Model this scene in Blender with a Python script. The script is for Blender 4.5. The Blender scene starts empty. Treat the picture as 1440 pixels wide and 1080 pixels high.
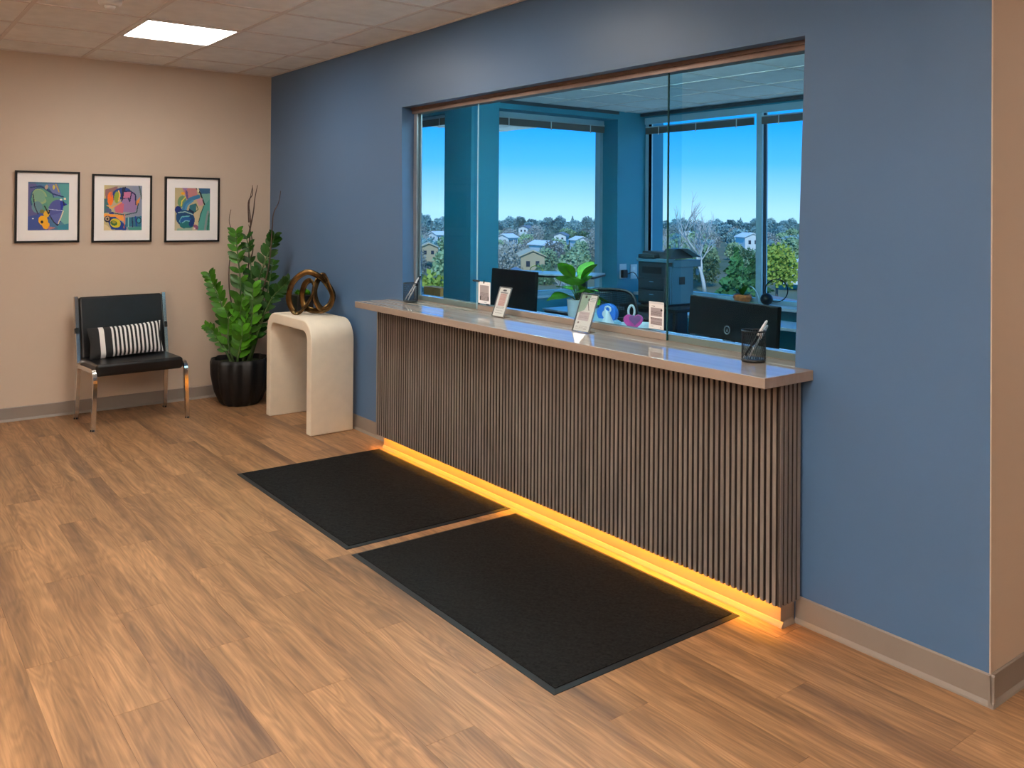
import bpy, bmesh, math, random
from mathutils import Vector, Matrix, noise
random.seed(7)
S = bpy.context.scene
C = S.collection
PI = math.pi

# ------------------------------------------------------------------ camera
CAM = Vector((7.4236, -2.9633, 1.5886)); YAW = .92169; PITCH = -.00729; ROLL = .00794; F = 1232.48; PY = 287.75
fw = Vector((-math.sin(YAW), math.cos(YAW), 0)); rt = Vector((math.cos(YAW), math.sin(YAW), 0)); up = Vector((0, 0, 1))
f2 = fw*math.cos(PITCH) - up*math.sin(PITCH); u2 = up*math.cos(PITCH) + fw*math.sin(PITCH)
r3 = rt*math.cos(ROLL) + u2*math.sin(ROLL); u3 = u2*math.cos(ROLL) - rt*math.sin(ROLL)
cd = bpy.data.cameras.new('camera'); cam = bpy.data.objects.new('camera', cd); C.objects.link(cam)
M4 = Matrix.Identity(4)
for i in range(3):
    M4[i][0] = r3[i]; M4[i][1] = u3[i]; M4[i][2] = -f2[i]; M4[i][3] = CAM[i]
cam.matrix_world = M4
cd.sensor_width = 36; cd.lens = F/1440*36; cd.shift_y = -(540-PY)/1440; cd.clip_end = 3000; cd.clip_start = .02
S.camera = cam

# ------------------------------------------------------------------ exposure, world, sun
S.view_settings.view_transform = 'Standard'; S.view_settings.look = 'None'
S.view_settings.exposure = 0; S.view_settings.gamma = 1; S.view_settings.use_curve_mapping = False
W = bpy.data.worlds.new('sky'); S.world = W; W.use_nodes = True
nt = W.node_tree; nt.nodes.clear()
tc = nt.nodes.new('ShaderNodeTexCoord'); sx = nt.nodes.new('ShaderNodeSeparateXYZ'); nt.links.new(tc.outputs['Generated'], sx.inputs[0])
cr = nt.nodes.new('ShaderNodeValToRGB'); nt.links.new(sx.outputs['Z'], cr.inputs[0])
el = cr.color_ramp.elements
el[0].position = 0; el[0].color = (.56, .84, 1.05, 1)
el[1].position = .9; el[1].color = (.015, .25, .85, 1)
for pos, col in ((.025, (.34, .70, 1.1)), (.055, (.11, .54, 1.15)), (.10, (.012, .41, 1.2)), (.2, (.02, .46, 1.25)), (.4, (.02, .42, 1.15))):
    e = el.new(pos); e.color = (*col, 1)
bg = nt.nodes.new('ShaderNodeBackground'); bg.inputs[1].default_value = 1.25
wo = nt.nodes.new('ShaderNodeOutputWorld'); nt.links.new(cr.outputs[0], bg.inputs[0]); nt.links.new(bg.outputs[0], wo.inputs[0])
sl = bpy.data.lights.new('sun', 'SUN'); sl.energy = 2.6; sl.angle = .01; sl.color = (1, .95, .86)
so = bpy.data.objects.new('sun', sl); C.objects.link(so); so.rotation_euler = Vector((-.62, .55, -.62)).to_track_quat('-Z', 'Y').to_euler()
PANEL_COL = (1.0, .945, .875); PANEL_L = 26.0
OFFICE_L = 140.0  # strength of the added office uplights

# ------------------------------------------------------------------ materials
def N(t, k): return t.nodes.new('ShaderNode'+k)
def mat(name, col, rough=.5, metal=0, spec=.5, var=0, vscale=(6, 6, 6), col2=None, bump=0, bscale=200, coat=0, coat_rough=.1,
        rand=0, detail=4, emit=None, es=0, alpha=None):
    m = bpy.data.materials.new(name); m.use_nodes = True; t = m.node_tree
    b = t.nodes['Principled BSDF']
    b.inputs['Roughness'].default_value = rough; b.inputs['Metallic'].default_value = metal
    b.inputs['Specular IOR Level'].default_value = spec
    b.inputs['Coat Weight'].default_value = coat; b.inputs['Coat Roughness'].default_value = coat_rough
    tcn = N(t, 'TexCoord'); oi = N(t, 'ObjectInfo')
    mp = N(t, 'Mapping'); mp.inputs['Scale'].default_value = vscale
    ad = N(t, 'VectorMath'); ad.operation = 'ADD'
    ml = N(t, 'VectorMath'); ml.operation = 'SCALE'; ml.inputs['Scale'].default_value = 37.0
    cb = N(t, 'CombineXYZ')
    for i in range(3): t.links.new(oi.outputs['Random'], cb.inputs[i])
    t.links.new(cb.outputs[0], ml.inputs[0]); t.links.new(tcn.outputs['Object'], ad.inputs[0]); t.links.new(ml.outputs[0], ad.inputs[1])
    t.links.new(ad.outputs[0], mp.inputs[0])
    nz = N(t, 'TexNoise'); nz.inputs['Scale'].default_value = 1; nz.inputs['Detail'].default_value = detail
    t.links.new(mp.outputs[0], nz.inputs['Vector'])
    c2 = col2 or tuple(min(1, c*(1+var)) for c in col); c1 = col if col2 else tuple(c*(1-var) for c in col)
    rp = N(t, 'ValToRGB'); rp.color_ramp.elements[0].position = .3; rp.color_ramp.elements[1].position = .7
    rp.color_ramp.elements[0].color = (*c1, 1); rp.color_ramp.elements[1].color = (*c2, 1)
    t.links.new(nz.outputs['Fac'], rp.inputs[0])
    out = rp.outputs[0]
    if rand:
        mr = N(t, 'MapRange'); mr.inputs['To Min'].default_value = 1-rand; mr.inputs['To Max'].default_value = 1+rand
        t.links.new(oi.outputs['Random'], mr.inputs['Value'])
        vm = N(t, 'VectorMath'); vm.operation = 'SCALE'; t.links.new(out, vm.inputs[0]); t.links.new(mr.outputs[0], vm.inputs['Scale']); out = vm.outputs[0]
    t.links.new(out, b.inputs['Base Color'])
    if bump:
        n2 = N(t, 'TexNoise'); n2.inputs['Scale'].default_value = bscale; n2.inputs['Detail'].default_value = 3
        t.links.new(tcn.outputs['Object'], n2.inputs['Vector'])
        bp = N(t, 'Bump'); bp.inputs['Strength'].default_value = bump; bp.inputs['Distance'].default_value = .002
        t.links.new(n2.outputs['Fac'], bp.inputs['Height']); t.links.new(bp.outputs[0], b.inputs['Normal'])
    if emit:
        b.inputs['Emission Color'].default_value = (*emit, 1); b.inputs['Emission Strength'].default_value = es
    return m

def glass(name, tint, ior=1.45, k=1.0):
    m = bpy.data.materials.new(name); m.use_nodes = True; t = m.node_tree; t.nodes.clear()
    o = N(t, 'OutputMaterial'); mx = N(t, 'MixShader'); tr = N(t, 'BsdfTransparent'); gl = N(t, 'BsdfGlossy')
    tr.inputs[0].default_value = (*tint, 1); gl.inputs['Roughness'].default_value = 0.0
    ge = N(t, 'NewGeometry'); dt = N(t, 'VectorMath'); dt.operation = 'DOT_PRODUCT'; t.links.new(ge.outputs['Normal'], dt.inputs[0]); t.links.new(ge.outputs['Incoming'], dt.inputs[1])
    def ma(op, a, b):
        q = N(t, 'Math'); q.operation = op
        for i, v in enumerate((a, b)):
            if v is None: continue
            if isinstance(v, float): q.inputs[i].default_value = v
            else: t.links.new(v, q.inputs[i])
        return q.outputs[0]
    r0 = ((ior-1)/(ior+1))**2
    om = ma('SUBTRACT', 1.0, ma('ABSOLUTE', dt.outputs['Value'], None)); sch = ma('ADD', ma('MULTIPLY', ma('POWER', om, 5.0), 1-r0), r0)
    mm = N(t, 'Math'); mm.operation = 'MULTIPLY'; mm.inputs[1].default_value = k
    t.links.new(sch, mm.inputs[0]); t.links.new(mm.outputs[0], mx.inputs[0]); t.links.new(tr.outputs[0], mx.inputs[1]); t.links.new(gl.outputs[0], mx.inputs[2])
    t.links.new(mx.outputs[0], o.inputs[0]); return m

def plank_mat():
    m = bpy.data.materials.new('oak_plank'); m.use_nodes = True; t = m.node_tree; b = t.nodes['Principled BSDF']; L = t.links.new
    tcn = N(t, 'TexCoord'); oi = N(t, 'ObjectInfo'); cb = N(t, 'CombineXYZ')
    r1 = N(t, 'Math'); r1.operation = 'MULTIPLY'; r1.inputs[1].default_value = 53; L(oi.outputs['Random'], r1.inputs[0])
    r2 = N(t, 'Math'); r2.operation = 'MULTIPLY'; r2.inputs[1].default_value = 17; L(oi.outputs['Random'], r2.inputs[0])
    L(r1.outputs[0], cb.inputs[0]); L(r2.outputs[0], cb.inputs[1]); L(r1.outputs[0], cb.inputs[2])
    ad = N(t, 'VectorMath'); L(tcn.outputs['Object'], ad.inputs[0]); L(cb.outputs[0], ad.inputs[1])
    # domain-warped rings give the cathedral figure
    def nz(scale, det, src=None, dist=0):
        mp = N(t, 'Mapping'); mp.inputs['Scale'].default_value = scale; L((src or ad).outputs[0], mp.inputs[0])
        n = N(t, 'TexNoise'); n.inputs['Scale'].default_value = 1; n.inputs['Detail'].default_value = det; n.inputs['Distortion'].default_value = dist
        L(mp.outputs[0], n.inputs['Vector']); return n
    fine = nz((6, 140, 1), 3); mid = nz((1.8, 24, 1), 5, dist=.8); broad = nz((.55, 8, 1), 3, dist=.5)
    cn = nz((1.0, 7.5, 1), 2, dist=.3)   # contour lines of a stretched noise: cathedral figure
    k1 = N(t, 'Math'); k1.operation = 'MULTIPLY'; k1.inputs[1].default_value = 105; L(cn.outputs['Fac'], k1.inputs[0])
    k2 = N(t, 'Math'); k2.operation = 'SINE'; L(k1.outputs[0], k2.inputs[0])
    wv = N(t, 'Math'); wv.operation = 'MULTIPLY_ADD'; wv.inputs[1].default_value = .25; wv.inputs[2].default_value = .5; L(k2.outputs[0], wv.inputs[0])
    rp = N(t, 'ValToRGB'); e = rp.color_ramp.elements
    e[0].position = .28; e[0].color = (.16, .088, .052, 1); e[1].position = .66; e[1].color = (.455, .242, .114, 1)
    e.new(.48).color = (.35, .183, .086, 1); L(broad.outputs['Fac'], rp.inputs[0])
    def mul(col, fac_out, lo, hi):
        mr = N(t, 'MapRange'); mr.inputs['From Min'].default_value = .3; mr.inputs['From Max'].default_value = .7
        mr.inputs['To Min'].default_value = lo; mr.inputs['To Max'].default_value = hi; L(fac_out, mr.inputs['Value'])
        v = N(t, 'VectorMath'); v.operation = 'SCALE'; L(col, v.inputs[0]); L(mr.outputs[0], v.inputs['Scale']); return v.outputs[0]
    c = mul(rp.outputs[0], fine.outputs['Fac'], .80, 1.14); c = mul(c, mid.outputs['Fac'], .70, 1.14); c = mul(c, wv.outputs[0], .87, 1.06)
    # thin dark streaks
    st = nz((.9, 19, 1), 5, dist=1.4); sr = N(t, 'ValToRGB'); sr.color_ramp.elements[0].position = .60; sr.color_ramp.elements[1].position = .72
    L(st.outputs['Fac'], sr.inputs[0]); mxn = N(t, 'Mix'); mxn.data_type = 'RGBA'; mxn.inputs[7].default_value = (.19, .095, .05, 1)
    sm = N(t, 'Math'); sm.operation = 'MULTIPLY'; sm.inputs[1].default_value = .55; L(sr.outputs[0], sm.inputs[0]); L(sm.outputs[0], mxn.inputs[0]); L(c, mxn.inputs[6])
    rr = N(t, 'MapRange'); rr.inputs['To Min'].default_value = .92; rr.inputs['To Max'].default_value = 1.06; L(oi.outputs['Random'], rr.inputs['Value'])
    v = N(t, 'VectorMath'); v.operation = 'SCALE'; L(mxn.outputs[2], v.inputs[0]); L(rr.outputs[0], v.inputs['Scale'])
    L(v.outputs[0], b.inputs['Base Color']); b.inputs['Roughness'].default_value = .42; b.inputs['Specular IOR Level'].default_value = .3
    bp = N(t, 'Bump'); bp.inputs['Strength'].default_value = .12; bp.inputs['Distance'].default_value = .001; L(fine.outputs['Fac'], bp.inputs['Height']); L(bp.outputs[0], b.inputs['Normal'])
    return m

def vcol_mat(name, rough=.5):
    m = bpy.data.materials.new(name); m.use_nodes = True; t = m.node_tree; b = t.nodes['Principled BSDF']
    a = N(t, 'VertexColor'); a.layer_name = 'print'; t.links.new(a.outputs[0], b.inputs['Base Color']); b.inputs['Roughness'].default_value = rough; return m

def stripe_mat(name, a, b_, freq, lo, duty):
    m = bpy.data.materials.new(name); m.use_nodes = True; t = m.node_tree; b = t.nodes['Principled BSDF']; L = t.links.new
    tcn = N(t, 'TexCoord'); sp = N(t, 'SeparateXYZ'); L(tcn.outputs['Object'], sp.inputs[0])
    mu = N(t, 'Math'); mu.operation = 'MULTIPLY'; mu.inputs[1].default_value = freq; L(sp.outputs['X'], mu.inputs[0])
    fr = N(t, 'Math'); fr.operation = 'FRACT'; L(mu.outputs[0], fr.inputs[0])
    gt = N(t, 'Math'); gt.operation = 'GREATER_THAN'; gt.inputs[1].default_value = duty; L(fr.outputs[0], gt.inputs[0])
    g2 = N(t, 'Math'); g2.operation = 'GREATER_THAN'; g2.inputs[1].default_value = lo; L(sp.outputs['X'], g2.inputs[0])
    # left end: black, one wide white band, black, then the fine stripes
    w1 = N(t, 'Math'); w1.operation = 'COMPARE'; w1.inputs[1].default_value = lo-.058; w1.inputs[2].default_value = .017; L(sp.outputs['X'], w1.inputs[0])
    m1 = N(t, 'Math'); m1.operation = 'MULTIPLY'; L(gt.outputs[0], m1.inputs[0]); L(g2.outputs[0], m1.inputs[1])
    ad = N(t, 'Math'); ad.operation = 'MAXIMUM'; L(m1.outputs[0], ad.inputs[0]); L(w1.outputs[0], ad.inputs[1])
    mx = N(t, 'Mix'); mx.data_type = 'RGBA'; mx.inputs[6].default_value = (*a, 1); mx.inputs[7].default_value = (*b_, 1); L(ad.outputs[0], mx.inputs[0])
    L(mx.outputs[2], b.inputs['Base Color']); b.inputs['Roughness'].default_value = .85; return m

M = dict(
 blue=mat('blue_wall_paint', (.073, .148, .272), .40, spec=.45, var=.03, vscale=(2, 2, 2), bump=.08, bscale=300),
 beige=mat('beige_wall_paint', (.585, .465, .36), .6, var=.02, vscale=(2, 2, 2), bump=.08, bscale=300),
 officeblue=mat('office_blue_paint', (.030, .24, .33), .5, var=.03, vscale=(2, 2, 2)),
 tile=mat('ceiling_tile', (.84, .83, .80), .9, var=.05, vscale=(9, 9, 9), bump=.35, bscale=260, rand=.015),
 grid=mat('ceiling_grid', (.70, .64, .60), .5, var=.01),
 base=mat('vinyl_baseboard', (.25, .205, .172), .45, var=.03),
 plank=plank_mat(),
 subfloor=mat('floor_joint', (.12, .06, .03), .8, var=.1),
 slat=mat('walnut_slat', (.160, .134, .114), .5, var=.0, vscale=(40, 40, 3), col2=(.255, .213, .184), bump=.1, bscale=120, rand=.12),
 core=mat('slat_core', (.045, .031, .024), .7, var=.1),  # dark slat sides: shade of the gaps put into the colour
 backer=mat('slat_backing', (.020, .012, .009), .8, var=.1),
 top=mat('counter_laminate', (.29, .225, .18), .5, spec=.0, vscale=(1.2, 26, 8), col2=(.37, .295, .245), coat=.8, coat_rough=.02, detail=6),
 toekick=mat('toe_kick', (.32, .235, .175), .45, var=.04),
 led=mat('amber_led', (.9, .5, .1), .5, emit=(1, .41, .02), es=110),
 panel=mat('lit_diffuser', (.9, .9, .9), .5, emit=PANEL_COL, es=PANEL_L),
 panelup=mat('uplight_diffuser', (.9, .9, .9), .5, emit=PANEL_COL, es=PANEL_L*4.5),  # upward glow of the added lobby fittings
 opanel=mat('office_lit_diffuser', (.9, .9, .9), .5, emit=(.55, .88, 1), es=OFFICE_L),  # added cyan uplight in place of daylight
 opanel2=mat('office_lower_diffuser', (.9, .9, .9), .5, emit=(.6, .88, 1), es=6),
 whitemetal=mat('white_painted_metal', (.72, .68, .64), .4, var=.02),
 carpet=mat('black_carpet', (.004, .004, .004), .95, vscale=(90, 90, 90), col2=(.014, .0135, .013), bump=1.0, bscale=220, spec=.1),
 rubber=mat('black_rubber', (.010, .011, .012), .6, spec=.3, var=.1),
 plaster=mat('cream_plaster', (.82, .73, .58), .7, var=.03, vscale=(14, 14, 14), bump=.3, bscale=60),
 leather=mat('black_vinyl', (.005, .005, .0055), .34, spec=.35, var=.2, vscale=(20, 20, 20), bump=.15, bscale=160),
 chrome=mat('chrome', (.72, .70, .68), .12, 1, var=.02),
 blackplastic=mat('black_plastic', (.008, .0085, .009), .45, spec=.3, var=.1),
 monitor=mat('monitor_black', (.003, .003, .003), .5, spec=.08, var=.05),
 pot=mat('black_planter', (.006, .006, .0065), .45, spec=.35, var=.15, vscale=(20, 20, 20)),
 soil=mat('soil', (.03, .045, .015), .9, var=.4, vscale=(60, 60, 60)),
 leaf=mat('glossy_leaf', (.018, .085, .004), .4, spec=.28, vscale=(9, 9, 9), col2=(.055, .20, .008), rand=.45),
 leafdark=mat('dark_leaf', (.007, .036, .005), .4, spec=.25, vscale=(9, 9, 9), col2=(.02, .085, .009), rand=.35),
 leafbright=mat('bright_leaf', (.04, .17, .006), .5, spec=.15, vscale=(20, 20, 20), col2=(.095, .29, .012), rand=.35),
 stem=mat('green_stem', (.05, .10, .025), .5, var=.2),
 twig=mat('brown_twig', (.07, .038, .025), .7, var=.3, vscale=(40, 40, 40)),
 bronze=mat('antique_bronze', (.022, .013, .007), .22, .9, vscale=(13, 13, 13), col2=(.22, .13, .045)),
 frame=mat('black_frame', (.007, .006, .006), .4, spec=.3, var=.1),
 matboard=mat('white_mat_board', (.90, .87, .85), .8, var=.01),
 printm=vcol_mat('art_print', .45), paper=vcol_mat('printed_paper', .7),
 track=mat('bronze_track', (.16, .10, .075), .35, .5, var=.08, vscale=(30, 3, 3)),
 alu=mat('grey_aluminium', (.42, .42, .43), .35, .6, var=.05),
 winframe=mat('window_frame', (.40, .60, .66), .45, var=.03),
 sill=mat('pale_sill', (.50, .58, .60), .35, var=.03),
 blind=mat('blind_slats', (.14, .13, .11), .6, var=.1), blindlight=mat('blind_headrail', (.50, .62, .64), .5, var=.03),
 tglass=glass('tinted_glass', (.85, .955, .985), 1.45, .2), wglass=glass('clear_glass', (.97, .99, 1.0), 1.4, .25),
 acryl=glass('clear_acrylic', (.93, .95, .95), 1.5, 1.6), edge=mat('glass_edge', (.02, .09, .09), .2, var=.05),
 deskwhite=mat('pale_desk_top', (.55, .62, .66), .3, var=.03), cabinet=mat('dark_cabinet', (.03, .045, .055), .5, var=.08),
 printer=mat('printer_body', (.08, .20, .27), .45, var=.05), printerdark=mat('printer_dark', (.012, .021, .028), .4, var=.1),  # lighter printer tone carries the blue light on its side
 white=mat('white_plastic', (.78, .78, .77), .35, var=.02), whitepot=mat('white_ceramic', (.74, .72, .70), .35, var=.02),
 pink=mat('magenta_plastic', (.62, .05, .25), .35, var=.1), purple=mat('purple_plastic', (.22, .07, .18), .35, var=.1),
 bluep=mat('blue_plastic', (.03, .16, .55), .3, var=.1), orange=mat('orange_ceramic', (.62, .16, .03), .4, var=.2, vscale=(40, 40, 40)),
 kraft=mat('brown_box', (.62, .27, .08), .6, var=.1), mesh=mat('black_mesh_metal', (.015, .015, .016), .4, .3, var=.1),
 officefloor=mat('office_carpet', (.05, .055, .06), .95, var=.3, vscale=(60, 60, 60)),
 grass=mat('distant_ground', (.09, .12, .045), 1, vscale=(.03, .03, .03), col2=(.22, .20, .12), detail=8),
 t1=mat('blue_green_foliage', (.20, .32, .31), 1, vscale=(.5, .5, .5), col2=(.31, .44, .40), rand=.2),  # distance haze put into the foliage colour
 t2=mat('olive_foliage', (.22, .33, .18), 1, vscale=(.5, .5, .5), col2=(.36, .47, .25), rand=.25),
 t3=mat('bare_twig_crown', (.33, .32, .27), 1, vscale=(.5, .5, .5), col2=(.50, .46, .38), rand=.2),
 t4=mat('yellow_green_foliage', (.24, .33, .04), 1, vscale=(.5, .5, .5), col2=(.48, .52, .10), rand=.15),
 t5=mat('pine_foliage', (.03, .10, .035), 1, vscale=(.5, .5, .5), col2=(.09, .24, .07), rand=.2),
 bark=mat('pale_bark', (.66, .61, .56), .9, var=.15), barkdark=mat('grey_bark', (.16, .13, .11), .9, var=.15),
 hwhite=mat('white_siding', (.80, .78, .74), .8, var=.02), htan=mat('tan_siding', (.55, .42, .26), .8, var=.03), hroof=mat('grey_shingle', (.22, .24, .27), .9, var=.15),
 troof=mat('tan_shingle', (.62, .50, .32), .9, var=.1), hwin=mat('dark_house_window', (.05, .06, .08), .2, var=.05), brick=mat('red_siding', (.34, .10, .07), .8, var=.1),
 logo=mat('grey_emblem', (.16, .16, .16), .4, var=.05), zinc=mat('outlet_plate', (.55, .62, .66), .4, var=.02), steel=mat('pen_silver', (.6, .6, .62), .3, .6, var=.05))

# ------------------------------------------------------------------ mesh builder
class MB:
    def __init__(s): s.v = []; s.f = []; s.m = []; s.sm = []
    def add(s, vs, fs, mi=0, smooth=False):
        o = len(s.v); s.v += [tuple(v) for v in vs]; s.f += [tuple(i+o for i in f) for f in fs]; s.m += [mi]*len(fs); s.sm += [smooth]*len(fs); return s
    def box(s, a, b, mi=0, bv=0, T=None):
        x0, y0, z0 = a; x1, y1, z1 = b
        if bv:
            # chamfered box: 24 vertices
            import itertools
            c = [(x0, x1), (y0, y1), (z0, z1)]; vs = []; idx = {}
            for sx_, sy_, sz_ in itertools.product((0, 1), repeat=3):
                P = [c[0][sx_], c[1][sy_], c[2][sz_]]; D = [bv*(1-2*sx_), bv*(1-2*sy_), bv*(1-2*sz_)]
                for ax in range(3):
                    q = [P[k]+(0 if k == ax else D[k]) for k in range(3)]; idx[(sx_, sy_, sz_, ax)] = len(vs); vs.append(q)
            fs = []
            for ax in range(3):
                o1, o2 = [k for k in range(3) if k != ax]
                for sd in (0, 1):
                    q = []
                    for (p1, p2) in ((0, 0), (1, 0), (1, 1), (0, 1)):
                        k = [0, 0, 0]; k[ax] = sd; k[o1] = p1; k[o2] = p2; q.append(idx[(*k, ax)])
                    if (sd == 0) != (ax == 1): q = q[::-1]
                    fs.append(q)
            for ax in range(3):  # edges along ax
                o1, o2 = [k for k in range(3) if k != ax]
                for p1 in (0, 1):
                    for p2 in (0, 1):
                        k0 = [0, 0, 0]; k0[o1] = p1; k0[o2] = p2; k1 = list(k0); k1[ax] = 1
                        q = [idx[(*k0, o1)], idx[(*k1, o1)], idx[(*k1, o2)], idx[(*k0, o2)]]
                        if ((p1+p2) % 2 == 0) != (ax == 1): q = q[::-1]
                        fs.append(q[::-1])
            for k in itertools.product((0, 1), repeat=3):
                q = [idx[(*k, 0)], idx[(*k, 1)], idx[(*k, 2)]]
                if sum(k) % 2 == 0: q = q[::-1]
                fs.append(q)
        else:
            vs = [(x0, y0, z0), (x1, y0, z0), (x1, y1, z0), (x0, y1, z0), (x0, y0, z1), (x1, y0, z1), (x1, y1, z1), (x0, y1, z1)]
            fs = [(3, 2, 1, 0), (4, 5, 6, 7), (0, 1, 5, 4), (1, 2, 6, 5), (2, 3, 7, 6), (3, 0, 4, 7)]
        if T: vs = [T @ Vector(v) for v in vs]
        return s.add(vs, fs, mi)
    def prism(s, poly, d0, d1, axis='y', mi=0, smooth=False, T=None):
        n = len(poly)
        def P(a, b, d): return {'y': (a, d, b), 'z': (a, b, d), 'x': (d, a, b)}[axis]
        vs = [P(a, b, d0) for a, b in poly]+[P(a, b, d1) for a, b in poly]
        if T: vs = [T @ Vector(v) for v in vs]
        o = len(s.v); s.v += [tuple(v) for v in vs]
        for i in range(n):
            j = (i+1) % n; s.f.append((o+i, o+j, o+n+j, o+n+i)); s.m.append(mi); s.sm.append(smooth)
        s.f.append(tuple(o+i for i in range(n))[::-1]); s.f.append(tuple(o+n+i for i in range(n))); s.m += [mi]*2; s.sm += [False]*2
        return s
    def lathe(s, prof, c=(0, 0, 0), n=24, mi=0, smooth=True, flute=0, nf=12):
        o = len(s.v)
        for r, z in prof:
            for k in range(n):
                a = 2*PI*k/n; rr = r*(1+flute*math.cos(nf*a)); s.v.append((c[0]+rr*math.cos(a), c[1]+rr*math.sin(a), c[2]+z))
        for i in range(len(prof)-1):
            for k in range(n):
                j = (k+1) % n; s.f.append((o+i*n+k, o+i*n+j, o+(i+1)*n+j, o+(i+1)*n+k)); s.m.append(mi); s.sm.append(smooth)
        s.f.append(tuple(o+k for k in range(n))[::-1]); s.f.append(tuple(o+(len(prof)-1)*n+k for k in range(n))); s.m += [mi]*2; s.sm += [False]*2
        return s
    def tube(s, pts, r, n=8, mi=0, smooth=True, closed=False, flat=None, up=None):
        pts = [Vector(p) for p in pts]; L_ = len(pts); o = len(s.v); rs = r if isinstance(r, (list, tuple)) else [r]*L_
        prev = None
        for i, p in enumerate(pts):
            if closed: t = pts[(i+1) % L_]-pts[i-1]
            else: t = pts[min(i+1, L_-1)]-pts[max(i-1, 0)]
            t = t.normalized() if t.length > 1e-9 else Vector((0, 0, 1))
            if prev is None:
                u = Vector(up) if up else (Vector((0, 0, 1)) if abs(t.z) < .9 else Vector((1, 0, 0)))
            else: u = prev
            u = (u-t*u.dot(t)).normalized(); prev = u; w = t.cross(u)
            for k in range(n):
                a = 2*PI*(k+.5)/n; a1, a2 = (rs[i], rs[i]) if not flat else (flat[0], flat[1])
                s.v.append(tuple(p+u*math.cos(a)*a1+w*math.sin(a)*a2))
        for i in range(L_ if closed else L_-1):
            i2 = (i+1) % L_
            for k in range(n):
                j = (k+1) % n; s.f.append((o+i*n+k, o+i*n+j, o+i2*n+j, o+i2*n+k)); s.m.append(mi); s.sm.append(smooth)
        if not closed:
            s.f.append(tuple(o+k for k in range(n))[::-1]); s.f.append(tuple(o+(L_-1)*n+k for k in range(n))); s.m += [mi]*2; s.sm += [False]*2
        return s
    def ball(s, c, r, mi=0, n=12, sc=(1, 1, 1)):
        prof = [(max(.0005, r*math.sin(PI*i/n)), -r*math.cos(PI*i/n)) for i in range(n+1)]; o = len(s.v); s.lathe(prof, (0, 0, 0), n*2, mi)
        for i in range(o, len(s.v)): v = s.v[i]; s.v[i] = (c[0]+v[0]*sc[0], c[1]+v[1]*sc[1], c[2]+v[2]*sc[2])
        return s
    def xf(s, T): s.v = [tuple(T @ Vector(v)) for v in s.v]; return s
    def mesh(s, name, mats):
        me = bpy.data.meshes.new(name); me.from_pydata(s.v, [], s.f)
        for m in (mats if isinstance(mats, (list, tuple)) else [mats]): me.materials.append(m)
        me.polygons.foreach_set('material_index', s.m); me.polygons.foreach_set('use_smooth', s.sm)
        me.validate(); bm = bmesh.new(); bm.from_mesh(me); bmesh.ops.recalc_face_normals(bm, faces=bm.faces); bm.to_mesh(me); bm.free(); me.update(); return me
def link(name, me, parent=None, loc=(0, 0, 0), rot=None):
    o = bpy.data.objects.new(name, me); C.objects.link(o); o.parent = parent; o.location = loc
    if rot: o.rotation_euler = rot
    return o
def obj(name, mb, mats, parent=None, loc=(0, 0, 0), rot=None, bevel=0, **kw):
    o = link(name, mb.mesh(name, mats), parent, loc, rot)
    if bevel:
        b = o.modifiers.new('bevel', 'BEVEL'); b.width = bevel; b.segments = 2; b.limit_method = 'ANGLE'
    for k, v in kw.items(): o[k] = v
    return o
def tag(o, label, cat, group=None, kind=None):
    o['label'] = label; o['category'] = cat
    if group: o['group'] = group
    if kind: o['kind'] = kind
    return o
def thing(name, label, cat, loc=(0, 0, 0), rotz=0, group=None):
    o = link(name, None, None, loc, (0, 0, rotz)); return tag(o, label, cat, group)
def struct(name, label=None, mb=None, mats=None, cat=None):
    o = obj(name, mb, mats) if mb else link(name, None)
    o['kind'] = 'structure'
    if label: o['label'] = label
    o['category'] = cat or name.split('_')[0]
    return o
def dup(o, parent=None):
    c = o.copy(); C.objects.link(c); c.parent = parent
    for ch in list(o.children): dup(ch, c)
    return c
def spl(P, n=8, closed=False):
    P = [Vector(p) for p in P]; out = []; L_ = len(P)
    for i in range(L_ if closed else L_-1):
        if closed: a, b, c, d = P[i-1], P[i], P[(i+1) % L_], P[(i+2) % L_]
        else: a, b, c, d = P[max(i-1, 0)], P[i], P[i+1], P[min(i+2, L_-1)]
        for k in range(n):
            t = k/n; out.append(.5*((2*b)+(c-a)*t+(2*a-5*b+4*c-d)*t*t+(3*b-a-3*c+d)*t**3))
    if not closed: out.append(P[-1])
    return out
def srgb(c):
    c = tuple(max(0, min(255, v*1.06-14)) for v in c)
    return tuple(((v/255+.055)/1.055)**2.4 if v > 10 else v/255/12.92 for v in c)

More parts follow.
